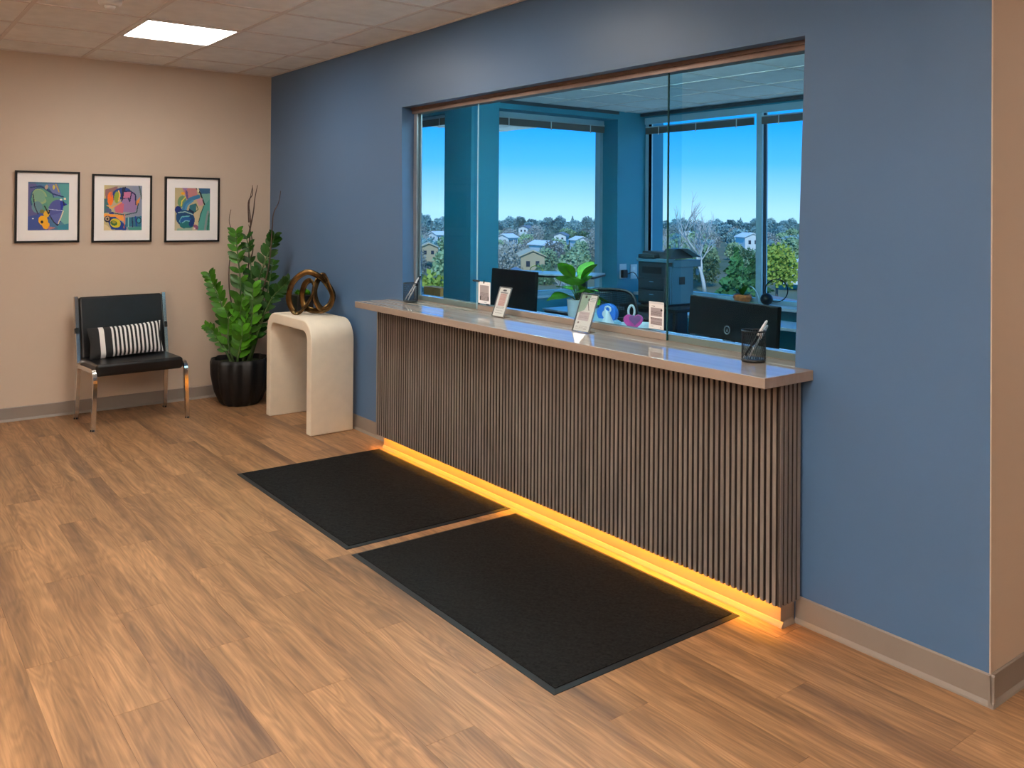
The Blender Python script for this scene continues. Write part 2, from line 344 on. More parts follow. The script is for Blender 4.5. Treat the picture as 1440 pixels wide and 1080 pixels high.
# ------------------------------------------------------------------ raster prints (flat artwork stored as face colours)
def raster(w, h, bgf, ops):
    px = [[bgf((i+.5)/w, (j+.5)/h) for i in range(w)] for j in range(h)]
    asp = h/w
    for op in ops:
        k = op[0]
        for j in range(h):
            for i in range(w):
                u = (i+.5)/w; v = (j+.5)/h; hit = False
                if k == 'e':
                    _, cx, cy, rx, ry, rot, col = op; dx = u-cx; dy = (v-cy); c_, s_ = math.cos(rot), math.sin(rot)
                    a = (dx*c_+dy*s_)/rx; b = (-dx*s_+dy*c_)/ry; hit = a*a+b*b < 1
                elif k == 'p':
                    pts = op[1]; col = op[2]; n = len(pts); q = n-1
                    for p in range(n):
                        if (pts[p][1] > v) != (pts[q][1] > v) and u < (pts[q][0]-pts[p][0])*(v-pts[p][1])/(pts[q][1]-pts[p][1])+pts[p][0]: hit = not hit
                        q = p
                elif k == 'l':
                    pts, wd, col = op[1:]
                    for (x0, y0), (x1, y1) in zip(pts, pts[1:]):
                        dx, dy = x1-x0, y1-y0; t = max(0, min(1, ((u-x0)*dx+(v-y0)*dy)/(dx*dx+dy*dy+1e-9)))
                        if (u-x0-t*dx)**2+((v-y0-t*dy)*asp)**2 < wd*wd: hit = True; break
                if hit: px[j][i] = col
    return px
def print_obj(name, px, W_, H_, parent, loc, rot, mt, th=.0015):
    h = len(px); w = len(px[0]); vs = []; fs = []; cols = []
    for j in range(h+1):
        for i in range(w+1): vs.append((i/w*W_, 0, H_-j/h*H_))
    for j in range(h):
        for i in range(w):
            a = j*(w+1)+i; fs.append((a, a+w+1, a+w+2, a+1)); cols.append(srgb(px[j][i]))
    o = len(vs); vs += [(0, th, 0), (W_, th, 0), (W_, th, H_), (0, th, H_)]
    bl = h*(w+1); br = bl+w; tr_ = w
    fs += [(o, o+3, o+2, o+1), (bl, o, o+1, br), (0, tr_, o+2, o+3), (0, o+3, o, bl), (tr_, br, o+1, o+2)]; cols += [srgb((230, 228, 225))]*5
    me = bpy.data.meshes.new(name); me.from_pydata(vs, [], fs); ca = me.color_attributes.new('print', 'FLOAT_COLOR', 'CORNER')
    dat = []
    for f, c in zip(fs, cols):
        for _ in f: dat += [c[0], c[1], c[2], 1]
    ca.data.foreach_set('color', dat); me.materials.append(mt)
    return link(name, me, parent, loc, rot)

# ================================================================== SETTING
H = 2.75; X1 = 11.0; Y0 = -7.4; XW = 6.095; YB = 4.7; YL = 2.084
# --- floor: planks run along the blue wall
fl = struct('floor', 'wood-look plank floor of the lobby', MB().box((0, Y0, -.06), (X1, 0, -.0062)).box((XW, 0, -.06), (X1, 3, -.0062)), M['subfloor'], 'floor')
PLW, PLL = .1755, 1.205
pm = MB().box((0, 0, -.006), (PLL-.0008, PLW-.0008, 0)).mesh('plank', M['plank'])
far = MB(); cnt = 0
rows = int(math.ceil(-Y0/PLW))
def cut(x0, y0, x1, y1): return MB().box((0, 0, -.006), (x1-x0-.0008, y1-y0-.0008, 0)).mesh('plank', M['plank'])
def vis(x, y):
    d = Vector((x, y, 0))-CAM; z = d.dot(f2)
    if z < 1.2: return False
    u = 720+F*d.dot(r3)/z; v = PY-F*d.dot(u3)/z
    return -250 < u < 1690 and v < 1350
for r in range(rows):
    yt = -.0-r*PLW; yb_ = yt-PLW; off = (3.0 - ((r*0.397) % 1.0)*PLL) % PLL
    x = off-PLL
    while x < X1:
        xa, xb = max(0, x), min(X1, x+PLL)
        if xb-xa > .02:
            seen = any(vis(xx, yy) for xx in (xa, xb, (xa+xb)/2) for yy in (yt, yb_))
            if seen and cnt < 290:
                link('plank', pm if (xb-xa) > PLL-.001 else cut(xa, yb_, xb, yt), fl, (xa, yb_, 0)); cnt += 1
            else: far.box((xa, yb_, -.006), (xb-.0008, yt-.0008, 0))
        x += PLL
for r in range(17):
    far.box((XW, r*PLW, -.006), (X1, (r+1)*PLW-.0008, 0))
obj('plank_field', far, M['plank'], fl, kind='stuff')
struct('floor_office', 'dark carpeted office floor behind the reception window', MB().box((-3, .15, -.06), (XW, YB, 0)), M['officefloor'], 'floor')

# --- ceilings
gx0, gy0, GA, GB = .4748, -.3053, .6623, .6093
light_cells = {(1, 1), (4, 1), (8, 2), (4, 5), (8, 5), (12, 5), (6, 9), (10, 9)}
hung = {(8, 5), (12, 5), (6, 9), (10, 9)}
ce = struct('ceiling', 'suspended tile ceiling of the lobby', MB().box((0, Y0, H+.03), (X1, 0, H+.12)).box((XW, 0, H+.03), (X1, 3, H+.12)), M['tile'], 'ceiling')
xs = [0]+[gx0+i*GA for i in range(17) if gx0+i*GA < X1-.1]+[X1]
ys = [0]+[gy0-j*GB for j in range(13) if gy0-j*GB > Y0+.1]+[Y0]
tcache = {}
def tile(parent, x0, y0, x1, y1, z):
    k = (round(x1-x0, 3), round(y1-y0, 3))
    if k not in tcache: tcache[k] = MB().box((0, 0, 0), (k[0]-.006, k[1]-.006, .014), bv=.003).mesh('ceiling_tile', M['tile'])
    link('ceiling_tile', tcache[k], parent, (x0+.003, y0+.003, z))
for i in range(len(xs)-1):
    for j in range(len(ys)-1):
        if (i-1, j-1) in light_cells-hung: continue
        tile(ce, xs[i], ys[j+1], xs[i+1], ys[j], H+.004)
for x in xs[1:-1]: obj('grid_bar', MB().box((x-.012, Y0, H-.001), (x+.012, 0, H+.004)), M['grid'], ce)
for y in ys[1:-1]: obj('grid_bar', MB().box((0, y-.012, H-.0015), (X1, y+.012, H+.004)), M['grid'], ce)
obj('wall_angle', MB().box((0, Y0, H-.002), (.02, 0, H+.004)).box((0, -.02, H-.002), (XW, 0, H+.004)), M['grid'], ce)
obj('corridor_tile_field', MB().box((XW, 0, H+.004), (X1, 3, H+.02)), M['tile'], ce, kind='stuff')
co = struct('ceiling_office', 'tiled office ceiling seen through the glass', MB().box((-3, .15, H+.03), (XW, YB, H+.12)), M['tile'], 'ceiling')
OC = ((7, 1), (9, 1), (11, 1))
oxs = [-3]+[-2.8+i*GA for i in range(14)]+[XW]; oys = [.15]+[.15+.45+j*GB for j in range(7)]+[YB]
for i in range(len(oxs)-1):
    for j in range(len(oys)-1):
        tile(co, oxs[i], oys[j], oxs[i+1], oys[j+1], H+.004)
for x in oxs[1:-1]: obj('grid_bar', MB().box((x-.012, .15, H-.001), (x+.012, YB, H+.004)), M['grid'], co)
for y in oys[1:-1]: obj('grid_bar', MB().box((-3, y-.012, H-.0015), (XW, y+.012, H+.004)), M['grid'], co)

# --- walls
struct('wall_left', 'beige end wall with the three framed pictures', MB().box((-.12, Y0, 0), (0, .0, H+.03)), M['beige'])
OT = [(2.284, 2.280), (5.397, 2.280)]; OB = [(2.32, .99), (5.360, .99)]
wb = MB()
def slab(poly, y0=0, y1=.15): wb.prism(poly, y0, y1, 'y')
slab([(0, 0), (OB[0][0], 0), (OB[0][0], .93), (OB[0][0], .99), OT[0], (OT[0][0], H+.03), (0, H+.03)])
slab([(OB[0][0], 0), (OB[1][0], 0), (OB[1][0], .93), (OB[0][0], .93)])
slab([(OB[1][0], 0), (XW, 0), (XW, H+.03), (OT[1][0], H+.03), OT[1], OB[1], (OB[1][0], .93)])
slab([OT[0], OT[1], (OT[1][0], H+.03), (OT[0][0], H+.03)])
struct('wall_right', 'blue accent wall with the reception opening', wb, M['blue'])
struct('wall_return', 'beige wall turning the corner at the right edge', MB().box((XW-.13, .0005, 0), (XW+.004, 3.0, H+.03)), M['beige'], 'wall')
struct('wall_far_right', 'beige lobby wall behind the camera on the right', MB().box((X1, Y0, 0), (X1+.12, 3, H+.03)), M['beige'], 'wall')
struct('wall_back', 'beige lobby wall behind the camera', MB().box((0, Y0-.12, 0), (X1, Y0, H+.03)), M['beige'], 'wall')
struct('wall_corridor_end', 'beige wall closing the corridor', MB().box((XW, 3, 0), (X1+.12, 3.12, H+.03)), M['beige'], 'wall')
# office shell
of = MB()
of.box((-3.1, .15, 0), (-3, YL+.2, H+.03)).box((-3, .0, 0), (0-.12, .15, H+.03))
# piece facing the lobby with the narrow window (x -1.6..-.418), pier up to x .08
of.box((-3, YL, 0), (-1.7, YL+.3, H+.03)).box((-1.7, YL, 0), (-.418, YL+.3, .66)).box((-1.7, YL, 2.62), (-.418, YL+.3, H+.03)).box((-.418, YL, 0), (.08, YL+.35, H+.03))
# wall with the middle window x=-.2 plane, y 2.43..4.14
of.box((-.3, YL+.35, 0), (.02, 4.14, .64)).box((-.3, YL+.35, 2.66), (.08, 4.14, H+.03))
of.box((-.3, 4.14, 0), (.08, YB+.2, H+.03))
# far wall with the right windows: plane y=4.62
of.box((.08, 4.56, 0), (XW, YB+.1, .60)).box((.08, 4.56, 2.70), (XW, YB+.1, H+.03)).box((4.9, 4.56, .6), (XW, YB+.1, 2.7))
of.box((XW-.13, 3.0, 0), (XW, YB, H+.03))
struct('wall_office', 'blue office walls and columns around the windows', of, M['officeblue'], 'wall')

# --- baseboards
def baseboard(name, label, a, b, nrm):
    a = Vector(a); b = Vector(b); n = Vector(nrm); mb = MB()
    prof = [(0, 0), (.017, 0), (.015, .006), (.007, .018), (.006, .098), (.003, .103), (0, .103)]
    for i in range(len(prof)-1): pass
    vs = [tuple(a+n*p+Vector((0, 0, z))) for p, z in prof]+[tuple(b+n*p+Vector((0, 0, z))) for p, z in prof]
    k = len(prof); fs = [(i, i+1, k+i+1, k+i) for i in range(k-1)]+[tuple(range(k)), tuple(range(k, 2*k))[::-1]]
    mb.add(vs, fs); return struct(name, label, mb, M['base'], 'baseboard')
baseboard('baseboard_left', 'taupe vinyl baseboard under the pictures', (0, Y0, 0), (0, -.006, 0), (1, 0, 0))
baseboard('baseboard_right', 'taupe vinyl baseboard from the corner to the desk', (0, 0, 0), (2.23, 0, 0), (0, -1, 0))
baseboard('baseboard_right_near', 'taupe vinyl baseboard right of the desk', (5.372, 0, 0), (XW+.004+.015, 0, 0), (0, -1, 0))
baseboard('baseboard_return', 'taupe vinyl baseboard around the right corner', (XW+.004, -.016, 0), (XW+.004, 3, 0), (1, 0, 0))
baseboard('baseboard_back', 'taupe vinyl baseboard behind the camera', (0, Y0, 0), (X1, Y0, 0), (0, 1, 0))
baseboard('baseboard_far_right', 'taupe vinyl baseboard on the far right wall', (X1, Y0, 0), (X1, 3, 0), (-1, 0, 0))
struct('trim_1', 'pale corner bead at the right wall edge', MB().box((XW+.001, -.0015, .1), (XW+.0055, .0035, H)), M['beige'], 'trim')

# --- lobby lights
lpro = None
for (i, j) in sorted(light_cells):
    x0 = gx0+i*GA; y1 = gy0-j*GB; c = (x0+GA/2, y1-GB/2)
    seen = (i, j) == (1, 1)
    lab = 'glowing white square ceiling light panel above the pictures' if seen else 'square ceiling light panel in the unseen part of the lobby ceiling'
    if lpro is None:
        t = thing('ceiling_light', lab, 'light', (c[0], c[1], H))
        hw, hd = GA/2-.014, GB/2-.014; fr = MB()
        for a, b in (((-hw, -hd), (hw, -hd+.014)), ((-hw, hd-.014), (hw, hd)), ((-hw, -hd+.014), (-hw+.014, hd-.014)), ((hw-.014, -hd+.014), (hw, hd-.014))):
            fr.box((a[0], a[1], -.006), (b[0], b[1], .02))
        obj('frame', fr, M['whitemetal'], t); obj('diffuser', MB().box((-hw+.014, -hd+.014, -.002), (hw-.014, hd-.014, .01)), M['panel'], t); lpro = t
    else:
        t = dup(lpro); t.location = (c[0], c[1], H); t['label'] = lab; t['group'] = 'unseen ceiling light panels'
        if (i, j) in hung:   # added suspended fittings, unseen, to brighten the lobby ceiling
            t.location.z = H-.35; t['label'] = 'suspended square light fitting in the unseen part of the lobby'; t['group'] = 'suspended light fittings'
            obj('upper_lens', MB().box((-hw+.014, -hd+.014, .012), (hw-.014, hd-.014, .019)), M['panelup'], t)
            for q in (-.2, .2): obj('cable', MB().tube([(q, 0, .02), (q, 0, .3485)], .002, n=5), M['steel'], t)
t = dup(lpro); t.location = (7.7, 1.3, H-.0075); t['label'] = 'square ceiling light in the corridor right of the view'; t['group'] = 'corridor ceiling lights'  # added to brighten the return wall
for (i, j) in OC:  # added fittings above the sightline, standing in for blue daylight
    t = thing('ceiling_light', 'suspended office light fitting out of view behind the glass', 'light', ((oxs[i]+oxs[i+1])/2, (oys[j]+oys[j+1])/2, H-.21), 0, 'office ceiling light panels')
    obj('frame', MB().box((-.31, -.29, -.004), (.31, .29, .004)).box((-.31, -.29, .004), (-.29, .29, .03)).box((.29, -.29, .004), (.31, .29, .03)), M['whitemetal'], t)
    obj('upper_lens', MB().box((-.285, -.27, .0042), (.285, .27, .02)), M['opanel'], t); obj('diffuser', MB().box((-.29, -.27, -.008), (.29, .27, -.0042)), M['opanel2'], t)
    
    for q in (-.2, .2): obj('cable', MB().tube([(q, 0, .02), (q, 0, .2085)], .002, n=5), M['steel'], t)
t = thing('smoke_detector', 'small white round smoke detector on the lobby ceiling', 'detector', (2.19, -1.81, H-.0015))
obj('housing', MB().lathe([(.062, 0), (.064, -.012), (.058, -.03), (.045, -.038)][::-1], n=28), M['white'], t)
obj('sensor_cap', MB().lathe([(.03, -.036), (.026, -.052), (.012, -.058)][::-1], n=20), M['white'], t)
obj('wall_washer_ring', MB().lathe([(.07, -.004), (.07, 0)], n=28), M['whitemetal'], t)

# ================================================================== RECEPTION WINDOW (structure)
w1 = struct('window_1', 'sliding glass reception window in bronze track', None, None, 'window')
obj('head_track', MB().box((2.30, .070, 2.238), (5.392, .135, 2.2795)).box((2.30, .062, 2.262), (5.392, .070, 2.2795)), M['track'], w1, label='bronze head track')
obj('jamb_channel', MB().box((2.3, .086, .99), (2.34, .096, 2.238)).box((2.3, .096, .99), (2.318, .118, 2.238)).box((2.3, .118, .99), (2.34, .128, 2.238)), M['alu'], w1)
def pane(x0, x1, y, z0, z1, x1t=None):
    x1t = x1t or x1
    g = MB().prism([(x0, z0), (x1, z0), (x1t, z1), (x0, z1)], y, y+.008, 'y'); p = obj('glass_pane', g, M['tglass'], w1)
    return p
p = pane(2.32, 3.045, .092, .992, 2.24); obj('polished_edge', MB().box((3.045, .092, .992), (3.048, .1, 2.24)), M['winframe'], p)
p = pane(2.98, 4.66, .112, 1.022, 2.24)
p = pane(4.600, 5.359, .092, .992, 2.24, 5.394); obj('polished_edge', MB().box((4.597, .0915, .990), (4.602, .1, 2.24)), M['edge'], p)

# ================================================================== RECEPTION DESK
dk = thing('reception_desk', 'long reception desk front clad in vertical walnut slats with amber glow below', 'desk', (3.8, -.07, 0))
def L_(mb): return mb.xf(Matrix.Translation((-3.8, .07, 0)))
obj('carcass', L_(MB().box((2.235, -.136, .122), (5.388, -.0005, .946)).box((2.235, -.136, .104), (5.388, -.1315, .122)).box((5.38, -.1315, .104), (5.388, -.0005, .122))), M['backer'], dk)
obj('toe_kick', L_(MB().box((2.235, -.087, 0), (5.363, -.0005, .1215))), M['toekick'], dk)
obj('toe_kick_lip', L_(MB().prism([(-.087, 0), (-.102, 0), (-.1, .006), (-.092, .018), (-.087, .02)], 2.235, 5.377, 'x').prism([(5.363, 0), (5.378, 0), (5.376, .006), (5.368, .018), (5.363, .02)], -.087, -.017, 'y')), M['toekick'], dk)
obj('led_strip', L_(MB().box((2.25, -.128, .117), (5.352, -.114, .1215))), M['led'], dk, label='amber light strip')
ns = 114; pitch = (5.388-2.232)/ns
sm_ = MB().box((0, -.012, 0), (.0158, 0, .846), 1).box((.0004, -.0145, 0), (.0154, -.012, .846), 0).mesh('slat', [M['slat'], M['core']])  # darkened sides make the gaps read as shaded
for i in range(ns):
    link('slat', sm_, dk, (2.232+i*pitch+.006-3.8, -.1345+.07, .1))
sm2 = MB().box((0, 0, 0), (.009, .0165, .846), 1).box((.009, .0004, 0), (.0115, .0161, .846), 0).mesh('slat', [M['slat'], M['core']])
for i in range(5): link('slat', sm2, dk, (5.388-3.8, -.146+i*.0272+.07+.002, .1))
ct = thing('reception_counter', 'glossy taupe woodgrain counter top along the reception window', 'counter', (3.83, 0, .947))
def K_(mb): return mb.xf(Matrix.Translation((-3.83, 0, -.947)))
obj('worktop', K_(MB().box((2.215, -.300, .947), (5.442, -.0008, .987)).box((2.322, -.0008, .947), (5.358, .155, .987))), M['top'], ct, bevel=.0025)
obj('curb', K_(MB().box((2.345, .101, .987), (5.358, .150, 1.020))), M['top'], ct, bevel=.002)

# ================================================================== MATS
def floor_mat(x0, x1, y0, y1, lab):
    t = thing('floor_mat', lab, 'mat', ((x0+x1)/2, (y0+y1)/2, 0)); hx, hy = (x1-x0)/2, (y1-y0)/2; b = .022; m = MB()
    o = [(-hx, -hy), (hx, -hy), (hx, hy), (-hx, hy)]; i_ = [(-hx+b, -hy+b), (hx-b, -hy+b), (hx-b, hy-b), (-hx+b, hy-b)]
    vs = [(*p, 0) for p in o]+[(*p, .0025) for p in o]+[(*p, .006) for p in i_]
    fs = [(k, (k+1) % 4, 4+(k+1) % 4, 4+k) for k in range(4)]+[(4+k, 4+(k+1) % 4, 8+(k+1) % 4, 8+k) for k in range(4)]+[(3, 2, 1, 0), (8, 9, 10, 11)]
    obj('rubber_border', m.add(vs, fs), M['rubber'], t)
    n = 60; g = MB(); vs = []; fs = []
    for a in range(n+1):
        for c in range(n+1): vs.append((-hx+b+(2*hx-2*b)*a/n, -hy+b+(2*hy-2*b)*c/n, .009+random.uniform(-.0006, .0006)))
    for a in range(n):
        for c in range(n): q = a*(n+1)+c; fs.append((q, q+n+1, q+n+2, q+1))
    g.add(vs, fs).box((-hx+b, -hy+b, .0055), (hx-b, hy-b, .0083)); obj('carpet', g, M['carpet'], t); return t
floor_mat(2.25, 3.695, -1.088, -.128, 'black rubber-edged floor mat nearer the cream console table')
floor_mat(3.765, 5.215, -1.098, -.145, 'black rubber-edged floor mat nearest the camera, at the right end of the desk')

# ================================================================== CONSOLE TABLE
def arch(x0, x1, z1, th, R, r, n=10):
    P = [(x0, 0)]
    for k in range(n+1): a = PI-PI/2*k/n; P.append((x0+R+R*math.cos(a), z1-R+R*math.sin(a)))
    for k in range(n+1): a = PI/2-PI/2*k/n; P.append((x1-R+R*math.cos(a), z1-R+R*math.sin(a)))
    P += [(x1, 0), (x1-th, 0)]
    for k in range(n+1): a = PI/2*k/n; P.append((x1-th-r+r*math.cos(a), z1-th-r+r*math.sin(a)))
    for k in range(n+1): a = PI/2+PI/2*k/n; P.append((x0+th+r+r*math.cos(a), z1-th-r+r*math.sin(a)))
    P.append((x0+th, 0)); return P
tb = obj('console_table', MB().prism([(a-1.28, b) for a, b in arch(.872, 1.690, .80, .078, .15, .07)], -.165, .165, 'y', smooth=True), M['plaster'], None, (1.28, -.2, 0), bevel=.008)
tag(tb, 'cream plaster waterfall console table with rounded corners beside the desk', 'table')

# sculpture: one continuous bronze ribbon looped into a knot; local frame across the view of the room's corner
ux = Vector((.605, .796, 0)); wz = Vector((-.796, .605, 0))
kp = [(423, 444.5, 0), (416, 427, 0), (422, 404, -.01), (441, 389.5, -.02), (459, 396, 0), (470, 409, .03), (476, 423, .04), (472, 436, .02), (463, 441, 0), (455, 431, -.01),
      (452, 414, .0), (456, 399, .045), (463, 395, .05), (473, 407, -.035), (479, 424, -.04), (474, 437, -.02), (462, 443, .0), (445, 443, .03), (435, 436, .04), (433, 420, .04), (438, 406, .02), (447, 401, -.01), (452, 409, -.03), (449, 422, -.02), (440, 437, -.01), (431, 446, -.0)]
P = [ux*((a-447)/187)+wz*w+Vector((0, 0, (446.5-b)/187+.0125)) for a, b, w in kp]
sc = obj('knot_sculpture', MB().tube(spl(P, 6, True), .012, n=10, closed=True, flat=(.007, .022), up=(-.8, .6, 0)), M['bronze'], None, (1.30, -.195, .803))
tag(sc, 'bronze looped ribbon knot sculpture on the cream console table', 'sculpture')
pl = thing('succulent_planter', 'small dark square planter of green succulents behind the bronze sculpture', 'planter', (1.01, -.135, .80))
obj('box', MB().box((-.065, -.065, 0), (.065, .065, .125), bv=.004), M['pot'], pl); sb = obj('soil', MB().box((-.058, -.058, .1245), (.058, .058, .129)), M['soil'], pl)
def rosette(r, n=14):
    m = MB()
    for k in range(n):
        a = k*2.4; t_ = .35+.65*k/n; q = Vector((math.cos(a), math.sin(a), 0)); s_ = Vector((-q.y, q.x, 0)); h = r*(1-t_)*1.3+.002
        m.add([(0, 0, 0), q*r*.5*t_+s_*r*.28+Vector((0, 0, h*.6+.004)), q*r*t_+Vector((0, 0, h+.01)), q*r*.5*t_-s_*r*.28+Vector((0, 0, h*.6+.004)), q*r*.5*t_+Vector((0, 0, h*.2))], [(0, 1, 2), (0, 2, 3), (0, 4, 1), (4, 2, 1), (4, 3, 2), (0, 3, 4)])
    return m
for dx, dy, r in ((-.03, -.03, .038), (.03, -.025, .04), (0, .03, .042), (.035, .035, .03), (-.035, .03, .03)): obj('rosette', rosette(r), M['leafbright'], pl, (dx, dy, .128))

# ================================================================== BIG PLANT
pp = thing('potted_plant', 'tall glossy green plant with bare twigs in a black fluted pot in the corner', 'plant', (.37, -.385, 0))
obj('pot', MB().lathe([(.135, 0), (.165, .03), (.205, .12), (.228, .24), (.232, .34), (.222, .375), (.212, .375), (.205, .33)], n=96, flute=.05, nf=12), M['pot'], pp)
obj('soil', MB().lathe([(.17, .31), (.206, .335)], n=32), M['soil'], pp)
def pv(px, py, w): return ux*((px-339)/163)+wz*w+Vector((0, 0, 1.5886-(py-294)/163))
def leafmesh(Ln, Wd, m, n=5):
    mb = MB(); vs = []; fs = []
    for i in range(n+1):
        t_ = i/n; wd = Wd*math.sin(PI*min(1, t_*.92+.04))**.8; x = Ln*t_; z = -.16*Ln*t_*t_
        vs += [(x, -wd, z+.22*wd), (x, 0, z), (x, wd, z+.22*wd)]
    for i in range(n):
        a = i*3; fs += [(a, a+3, a+4, a+1), (a+1, a+4, a+5, a+2)]
    mb.add(vs, fs, smooth=True); nv = len(vs)
    mb.add([(x, y, z-.0012) for x, y, z in vs], [f[::-1] for f in fs], smooth=True)
    return mb.mesh('leaf', m)
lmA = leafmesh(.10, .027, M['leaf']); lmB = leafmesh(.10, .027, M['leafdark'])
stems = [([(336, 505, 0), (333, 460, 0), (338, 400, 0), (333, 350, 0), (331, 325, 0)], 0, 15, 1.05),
         ([(345, 505, -.03), (352, 450, -.04), (364, 385, -.02), (378, 345, 0), (384, 328, -.03)], 1, 15, 1.0),
         ([(330, 505, .0), (322, 460, .0), (314, 425, 0), (303, 398, 0), (295, 380, 0)], 0, 12, 1.0),
         ([(350, 505, -.09), (366, 460, -.13), (384, 415, -.15), (400, 396, -.16), (410, 386, -.17)], 1, 12, .85),
         ([(336, 505, -.10), (326, 480, -.13), (315, 462, -.14), (307, 452, -.14), (300, 446, -.14)], 0, 8, .7),
         ([(345, 505, -.10), (358, 460, -.15), (362, 420, -.16), (361, 395, -.14)], 0, 11, 1.15),
         ([(338, 505, -.10), (330, 470, -.14), (331, 440, -.16), (327, 425, -.16)], 0, 8, 1.1),
         ([(345, 505, -.05), (350, 470, -.10), (346, 435, -.15), (349, 410, -.17)], 0, 9, 1.15),
         ([(336, 505, .05), (345, 440, .02), (352, 380, 0), (345, 330, .0)], 1, 12, 1.0),
         ([(349, 505, .02), (366, 450, -.03), (376, 400, -.03), (383, 365, -.05)], 1, 11, .95),
         ([(340, 507, -.14), (346, 480, -.18), (350, 460, -.19), (350, 442, -.19)], 0, 7, 1.15)]
nl = 0
for pts, dark, npair, sc_ in stems:
    path = spl([pv(*q) for q in pts], 8); tot = len(path)
    st = obj('stem', MB().tube(path, [.011*(1-.7*i/tot) for i in range(tot)], n=6), M['stem'], pp)
    for k in range(npair):
        f_ = .22+.78*(k+.5)/npair; i = min(tot-2, int(f_*(tot-1))); p = path[i]; t_ = (path[i+1]-path[i]).normalized()
        side0 = t_.cross(Vector((.796, -.605, 0)).normalized()).normalized()
        for sg in (-1, 1):
            if nl >= 280: break
            d = (side0*sg*.62+t_*.62+Vector((.796, -.605, 0))*(.22+random.uniform(-.25, .3))).normalized()
            nrm = (Vector((.796, -.605, .35))+t_*.2+Vector((random.uniform(-.3, .3), random.uniform(-.3, .3), random.uniform(-.2, .3)))); nrm = (nrm-d*nrm.dot(d)).normalized()
            y_ = nrm.cross(d); R = Matrix((d, y_, nrm)).transposed().to_4x4()
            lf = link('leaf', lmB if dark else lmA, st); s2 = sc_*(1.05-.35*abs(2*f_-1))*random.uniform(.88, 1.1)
            lf.matrix_local = Matrix.Translation(p) @ R @ Matrix.Scale(s2, 4); nl += 1
for tw in ([(341, 500, .05), (345, 420, .04), (347, 350, .04), (349, 310, .03), (347, 288, .03), (351, 265, .03)], [(346, 330, .04), (352, 300, .04), (354, 280, .04), (357, 262, .05)],
           [(336, 500, .03), (328, 440, .03), (322, 400, .02), (322, 365, .02), (328, 335, .02), (321, 312, .02), (323, 295, .02)], [(347, 312, .03), (345, 285, .05), (350, 275, .05), (350, 262, .05)],
           [(346, 500, .0), (362, 430, -.03), (378, 370, -.06), (383, 320, -.08), (385, 300, -.09), (392, 285, -.10), (395, 270, -.11)], [(346, 370, .04), (352, 350, .04), (350, 330, .04), (346, 315, .04)]):
    path = spl([pv(*q) for q in tw], 6); n = len(path); obj('twig', MB().tube(path, [.0075*(1-.7*i/n) for i in range(n)], n=5), M['twig'], pp)

# ================================================================== PICTURES
def lerpc(a, b, t): t = max(0, min(1, t)); return tuple(a[i]*(1-t)+b[i]*t for i in range(3))
A1 = raster(78, 100, lambda u, v: lerpc((72, 92, 150), (88, 160, 160), u*1.2-v*.5+.1), [
 ('e', .1, .5, .16, .55, 0, (96, 92, 140)), ('p', [(0, .72), (.55, .6), (.45, 1), (0, 1)], (62, 84, 150)), ('p', [(.45, 0), (.72, .0), (.8, .28), (.62, .3)], (112, 122, 176)),
 ('e', .34, .36, .30, .27, .2, (44, 92, 128)), ('e', .35, .37, .27, .24, .2, (92, 150, 130)), ('e', .28, .3, .19, .15, .5, (150, 176, 130)), ('e', .27, .29, .15, .12, .5, (126, 166, 140)),
 ('e', .22, .52, .13, .12, 0, (104, 140, 150)), ('p', [(.4, .3), (.78, .33), (.5, .52)], (104, 156, 128)), ('e', .73, .6, .24, .24, 0, (84, 92, 158)),
 ('p', [(.78, .38), (.95, .45), (.93, .66), (.8, .6)], (28, 52, 160)), ('p', [(.5, .7), (.9, .62), (.72, .9)], (96, 106, 170)), ('l', [(.5, .56), (.92, .60)], .008, (190, 196, 226)),
 ('l', [(.05, .12), (.3, .08), (.6, .24), (.85, .3)], .018, (24, 58, 110)), ('l', [(.12, .25), (.16, .5), (.24, .66)], .012, (30, 32, 60)), ('l', [(.5, .66), (.62, .82), (.72, .9), (.92, .6), (.86, .4)], .014, (22, 40, 60)),
 ('e', .37, .8, .12, .10, .4, (240, 180, 30)), ('e', .44, .90, .09, .08, 0, (244, 176, 24)), ('e', .34, .83, .035, .03, 0, (40, 32, 20)), ('e', .45, .66, .07, .08, .6, (226, 176, 50)), ('e', .34, .61, .06, .04, 0, (120, 116, 60)),
 ('l', [(.4, .5), (.5, .66), (.52, .58)], .016, (30, 24, 20)), ('e', .8, .36, .03, .018, 0, (240, 240, 236)), ('e', .9, .34, .03, .022, 0, (236, 220, 190)), ('e', .12, .76, .018, .014, 0, (230, 230, 230)),
 ('p', [(.86, .5), (1, .45), (1, .95), (.78, .8)], (122, 180, 168)), ('p', [(.7, .92), (1, .86), (1, .98), (.75, 1)], (60, 140, 160)), ('e', .62, .1, .03, .05, 0, (210, 186, 90)), ('e', .44, .1, .04, .05, .5, (186, 160, 140)),
 ('l', [(.66, .02), (.75, .2)], .014, (190, 170, 60)), ('l', [(.0, .02), (1, .02)], .008, (60, 110, 130)), ('p', [(.5, .92), (.68, .95), (.5, 1)], (190, 130, 130)), ('l', [(.74, .86), (.82, .7), (.86, .6)], .012, (228, 210, 180))])
